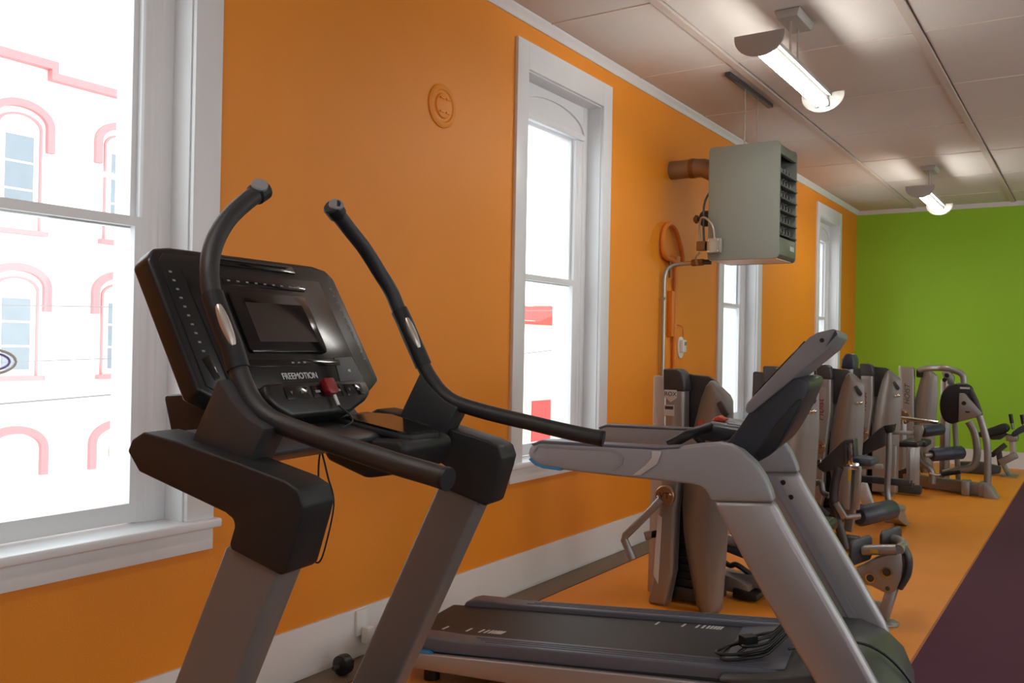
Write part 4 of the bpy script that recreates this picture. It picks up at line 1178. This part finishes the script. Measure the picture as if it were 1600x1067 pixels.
# --- leg press in front of the green wall
oE = (1.4, 10.4, 0)
E = empty('leg_press_machine', oE)
def me_():
    return MB(oE)
ec = me_().xz([(.812, 1.262), (.955, 1.262), (.972, 1.24), (.98, .60), (.98, .02), (.85, .02), (.85, .60), (.835, 1.0)], 11.66, 11.76).build('column', 'machine_silver', E, .02, 3, 50)
text('lettering', 'HOIST', .085, lambda a, c, d: tuple(Vector((.905 - c, 11.658 - d, .93 + a)) - Vector(oE)), 'machine_dark', ec, shear=.3, depth=.002)
leaf(oE, .022, 11.74, 1).build('shroud', 'machine_shroud', E, ang=50)
me_().xz([(.775, 1.27), (.79, 1.275), (.815, 1.1), (.83, .62), (.81, .62)], 11.80, 11.82).build('rear_shroud', 'machine_light', E, .003)
me_().box(.99, 1.06, 11.70, 11.95, 1.14, 1.25).build('cable_guard', 'cord_black', E, .02)
me_().tube(cr([(1.10, 11.3, 1.24), (1.25, 10.9, 1.265), (1.416, 10.62, 1.275), (1.53, 10.6, 1.255), (1.62, 10.6, 1.21), (1.636, 10.6, 1.12)], 5), .033, 12).build('top_tube', 'machine_silver', E, ang=60)
me_().xz([(1.42, 1.235), (1.50, 1.245), (1.545, 1.19), (1.545, 1.12), (1.50, 1.10), (1.455, 1.13)], 10.56, 10.62).build('top_bracket', 'machine_silver', E, .008)
for xx, zz in ((1.475, 1.20), (1.455, 1.15)):
    me_().lathe([(0, .02), (.022, .018), (.024, 0)], (xx, 10.56, zz), (0, -1, 0), 12).build('bracket_bolt', 'cord_black', E)
bkp = cr([(1.452, .90), (1.475, 1.03), (1.54, 1.11), (1.62, 1.13), (1.70, 1.125), (1.755, 1.09), (1.772, 1.0), (1.765, .88), (1.70, .77), (1.61, .72), (1.55, .71), (1.48, .765)], 4, True)
bk = me_().xz([(p.x, p.y) for p in bkp], 10.22, 10.30).build('press_pad', 'pad_black', E, .025, 3, 50)
me_().box(1.645, 1.735, 10.212, 10.222, 1.072, 1.092).build('pad_label', 'print_white', bk)
pl = me_().xz([(1.645, 1.03), (1.695, 1.03), (1.855, .84), (1.845, .80), (1.80, .79), (1.64, .735)], 10.15, 10.19).build('pad_plate', 'machine_silver', E, .008)
me_().lathe([(0, .004), (.022, .004), (.022, 0)], (1.69, 10.15, .93), (0, -1, 0), 12).build('plate_hole', 'cord_black', pl)
me_().box(1.705, 1.745, 10.146, 10.15, .835, .85).build('plate_hole', 'cord_black', pl)
me_().tube(cr([(1.75, 10.22, 1.04), (1.80, 10.20, .93), (1.835, 10.18, .82)], 4), .028, 12).build('plate_arm', 'machine_dark', E, ang=60)
me_().tube(cr([(1.834, 10.15, .81), (1.867, 10.15, .70), (1.905, 10.15, .53), (1.914, 10.15, .30), (1.914, 10.15, .06)], 5), .034, 14).build('front_post', 'machine_silver', E, ang=60)
me_().tube(cr([(1.726, 10.24, .74), (1.780, 10.24, .63), (1.808, 10.24, .45), (1.79, 10.24, .32), (1.73, 10.24, .265), (1.64, 10.24, .240), (1.50, 10.25, .19)], 5), .036, 14).build('inner_post', 'machine_silver', E, ang=60)
me_().bar((1.06, 10.5, .07), (1.93, 10.15, .07), .10, .12).build('base_beam', 'machine_silver', E, .012)
me_().prism([(1.89, .13), (1.94, .13), (2.02, .008), (2.02, .0), (1.89, .0)], 10.06, 10.24, lambda a, c, t: (a, t, c)).build('floor_foot', 'machine_silver', E, .004)
for xx in (1.72, 1.88):
    me_().xz([(xx - .04, .0), (xx + .04, .0), (xx + .04, .15), (xx - .04, .15)], 10.10, 10.27).build('post_socket', 'machine_silver', E, .012)
me_().bar((1.462, 10.6, .02), (1.462, 10.6, 1.15), .085, .07).build('rear_post', 'machine_silver', E, .010)
me_().bar((1.60, 10.62, .05), (1.55, 10.62, .70), .05, .05, (1, 0, 0)).build('rear_strut', 'machine_silver', E, .008)
me_().bar((1.462, 10.62, .05), (1.62, 10.62, .05), .08, .08).build('rear_base', 'machine_dark', E, .008)
roller(E, oE, (1.30, 10.18, .615), (1.455, 10.42, .635), .062)
roller(E, oE, (1.42, 9.98, .40), (1.675, 10.25, .42), .068)
me_().cyl((1.36, 9.93, .395), (1.43, 9.99, .40), .026, 12).build('roller_stub', 'machine_silver', E)
me_().xz([(1.20, .665), (1.30, .68), (1.32, .60), (1.29, .50), (1.26, .46), (1.23, .55)], 10.2, 10.28).build('lever_plate', 'machine_silver', E, .008)
me_().tube(cr([(1.26, 10.2, .50), (1.27, 10.2, .38), (1.30, 10.2, .29), (1.37, 10.2, .24), (1.40, 10.2, .17), (1.40, 10.2, .08)], 5), .035, 12).build('lever_arm', 'machine_silver', E, ang=60)
me_().tube([(1.05, 10.4, .73), (1.42, 10.4, .70)], .022, 12).build('grab_bar', 'chrome', E)
me_().box(1.03, 1.26, 10.38, 10.66, .415, .475).build('seat_pad', 'pad_black', E, .022, 3)
me_().bar((1.14, 10.52, .08), (1.14, 10.52, .42), .07, .07).build('seat_post', 'machine_silver', E, .008)
me_().xz([(1.02, .15), (1.12, .20), (1.23, .14), (1.23, .05), (1.02, .05)], 10.44, 10.58).build('seat_base', 'machine_dark', E, .01)
me_().bar((.93, 11.7, .05), (1.14, 10.52, .05), .08, .07).build('link_beam', 'machine_dark', E, .008)
dd = me_().lathe([(0, .03), (.07, .03), (.085, .02), (.085, 0)], (.99, 10.9, .71), (0, -1, 0), 20).build('pivot_disc', 'bronze_disc', E)
for k in range(6):
    me_().ball((.99 + .06 * math.cos(k * PI / 3), 10.868, .71 + .06 * math.sin(k * PI / 3)), .011).build('disc_bolt', 'chrome', dd)
me_().bar((.99, 10.9, .05), (.99, 10.9, .71), .06, .06).build('disc_post', 'machine_silver', E, .006)
me_().tube(cr([(1.38, 10.15, .19), (1.45, 10.2, .17), (1.52, 10.25, .20), (1.62, 10.25, .235)], 4), .014, 8).build('hydraulic_rod', 'chrome', E)
me_().tube([(1.50, 10.22, .185), (1.66, 10.22, .225)], .024, 10).build('damper', 'cord_black', E)
tag(E, 'leg press machine with large black oval pad before the green wall', 'exercise machine', 'weight machines along the wall')

# --- adjustable bench in the far corner
oF = (1.9, 12.1, 0)
Fm = empty('ab_bench', oF)
def mf():
    return MB(oF)
mf().xz([(p.x, p.y) for p in cr([(1.63, .475), (1.66, .515), (1.78, .565), (1.88, .612), (1.93, .605), (1.955, .57), (1.945, .53), (1.88, .50), (1.74, .455), (1.66, .445)], 3, True)], 11.98, 12.24).build('seat_pad', 'pad_black', Fm, .02, 3, 50)
mf().xz([(1.74, .452), (1.90, .508), (1.94, .49), (1.87, .43), (1.78, .42)], 12.02, 12.2).build('pad_plate', 'machine_dark', Fm, .008)
mf().xz([(p.x, p.y) for p in cr([(1.985, .515), (2.06, .585), (2.16, .64), (2.24, .665), (2.26, .635), (2.18, .58), (2.08, .52), (2.01, .475)], 3, True)], 11.98, 12.24).build('back_pad', 'pad_navy', Fm, .02, 3, 50)
for x_ in (1.966, 2.082):
    mf().tube([(x_ + .032, 12.05, .56), (x_ + .012, 12.05, .66)], .016, 10).build('handle_post', 'machine_silver', Fm)
    mf().tube([(x_ + .018, 12.05, .63), (x_, 12.05, .735)], .021, 12).build('handle_grip', 'cord_black', Fm)
mf().box(1.925, 2.05, 12.0, 12.2, .42, .49).build('head_block', 'machine_silver', Fm, .015)
mf().bar((1.985, 12.1, .44), (2.0, 12.1, .27), .07, .06, (1, 0, 0)).build('stem', 'machine_light', Fm, .008)
mf().bar((1.79, 12.08, .245), (1.92, 12.08, .37), .06, .07, (0, 1, 0)).build('upper_arm', 'machine_dark', Fm, .008)
mf().bar((1.86, 12.1, .15), (2.035, 12.1, .26), .08, .09, (0, 1, 0)).build('lower_arm', 'machine_silver', Fm, .010)
mf().lathe([(0, .02), (.03, .02), (.03, 0)], (1.79, 12.04, .245), (0, -1, 0), 14).build('pivot_cap', 'cord_black', Fm)
mf().bar((1.845, 12.1, .30), (1.87, 12.1, .12), .06, .06, (1, 0, 0)).build('strut', 'machine_dark', Fm, .006)
mf().bar((1.88, 12.1, .16), (1.965, 12.1, .01), .08, .05, (1, 0, 0)).build('front_leg', 'machine_silver', Fm, .008)
mf().box(1.88, 2.05, 11.95, 12.25, .0, .012).build('floor_plate', 'machine_silver', Fm, .003)
mf().prism([(1.40, .0), (1.40, .12), (1.66, .14), (1.87, .10), (1.87, .03), (1.70, .0)], 12.02, 12.2, lambda a, c, t: (a, t, c)).build('rear_base', 'machine_dark', Fm, .012)
tag(Fm, 'black padded bench with two upright handles in the far corner', 'exercise bench')
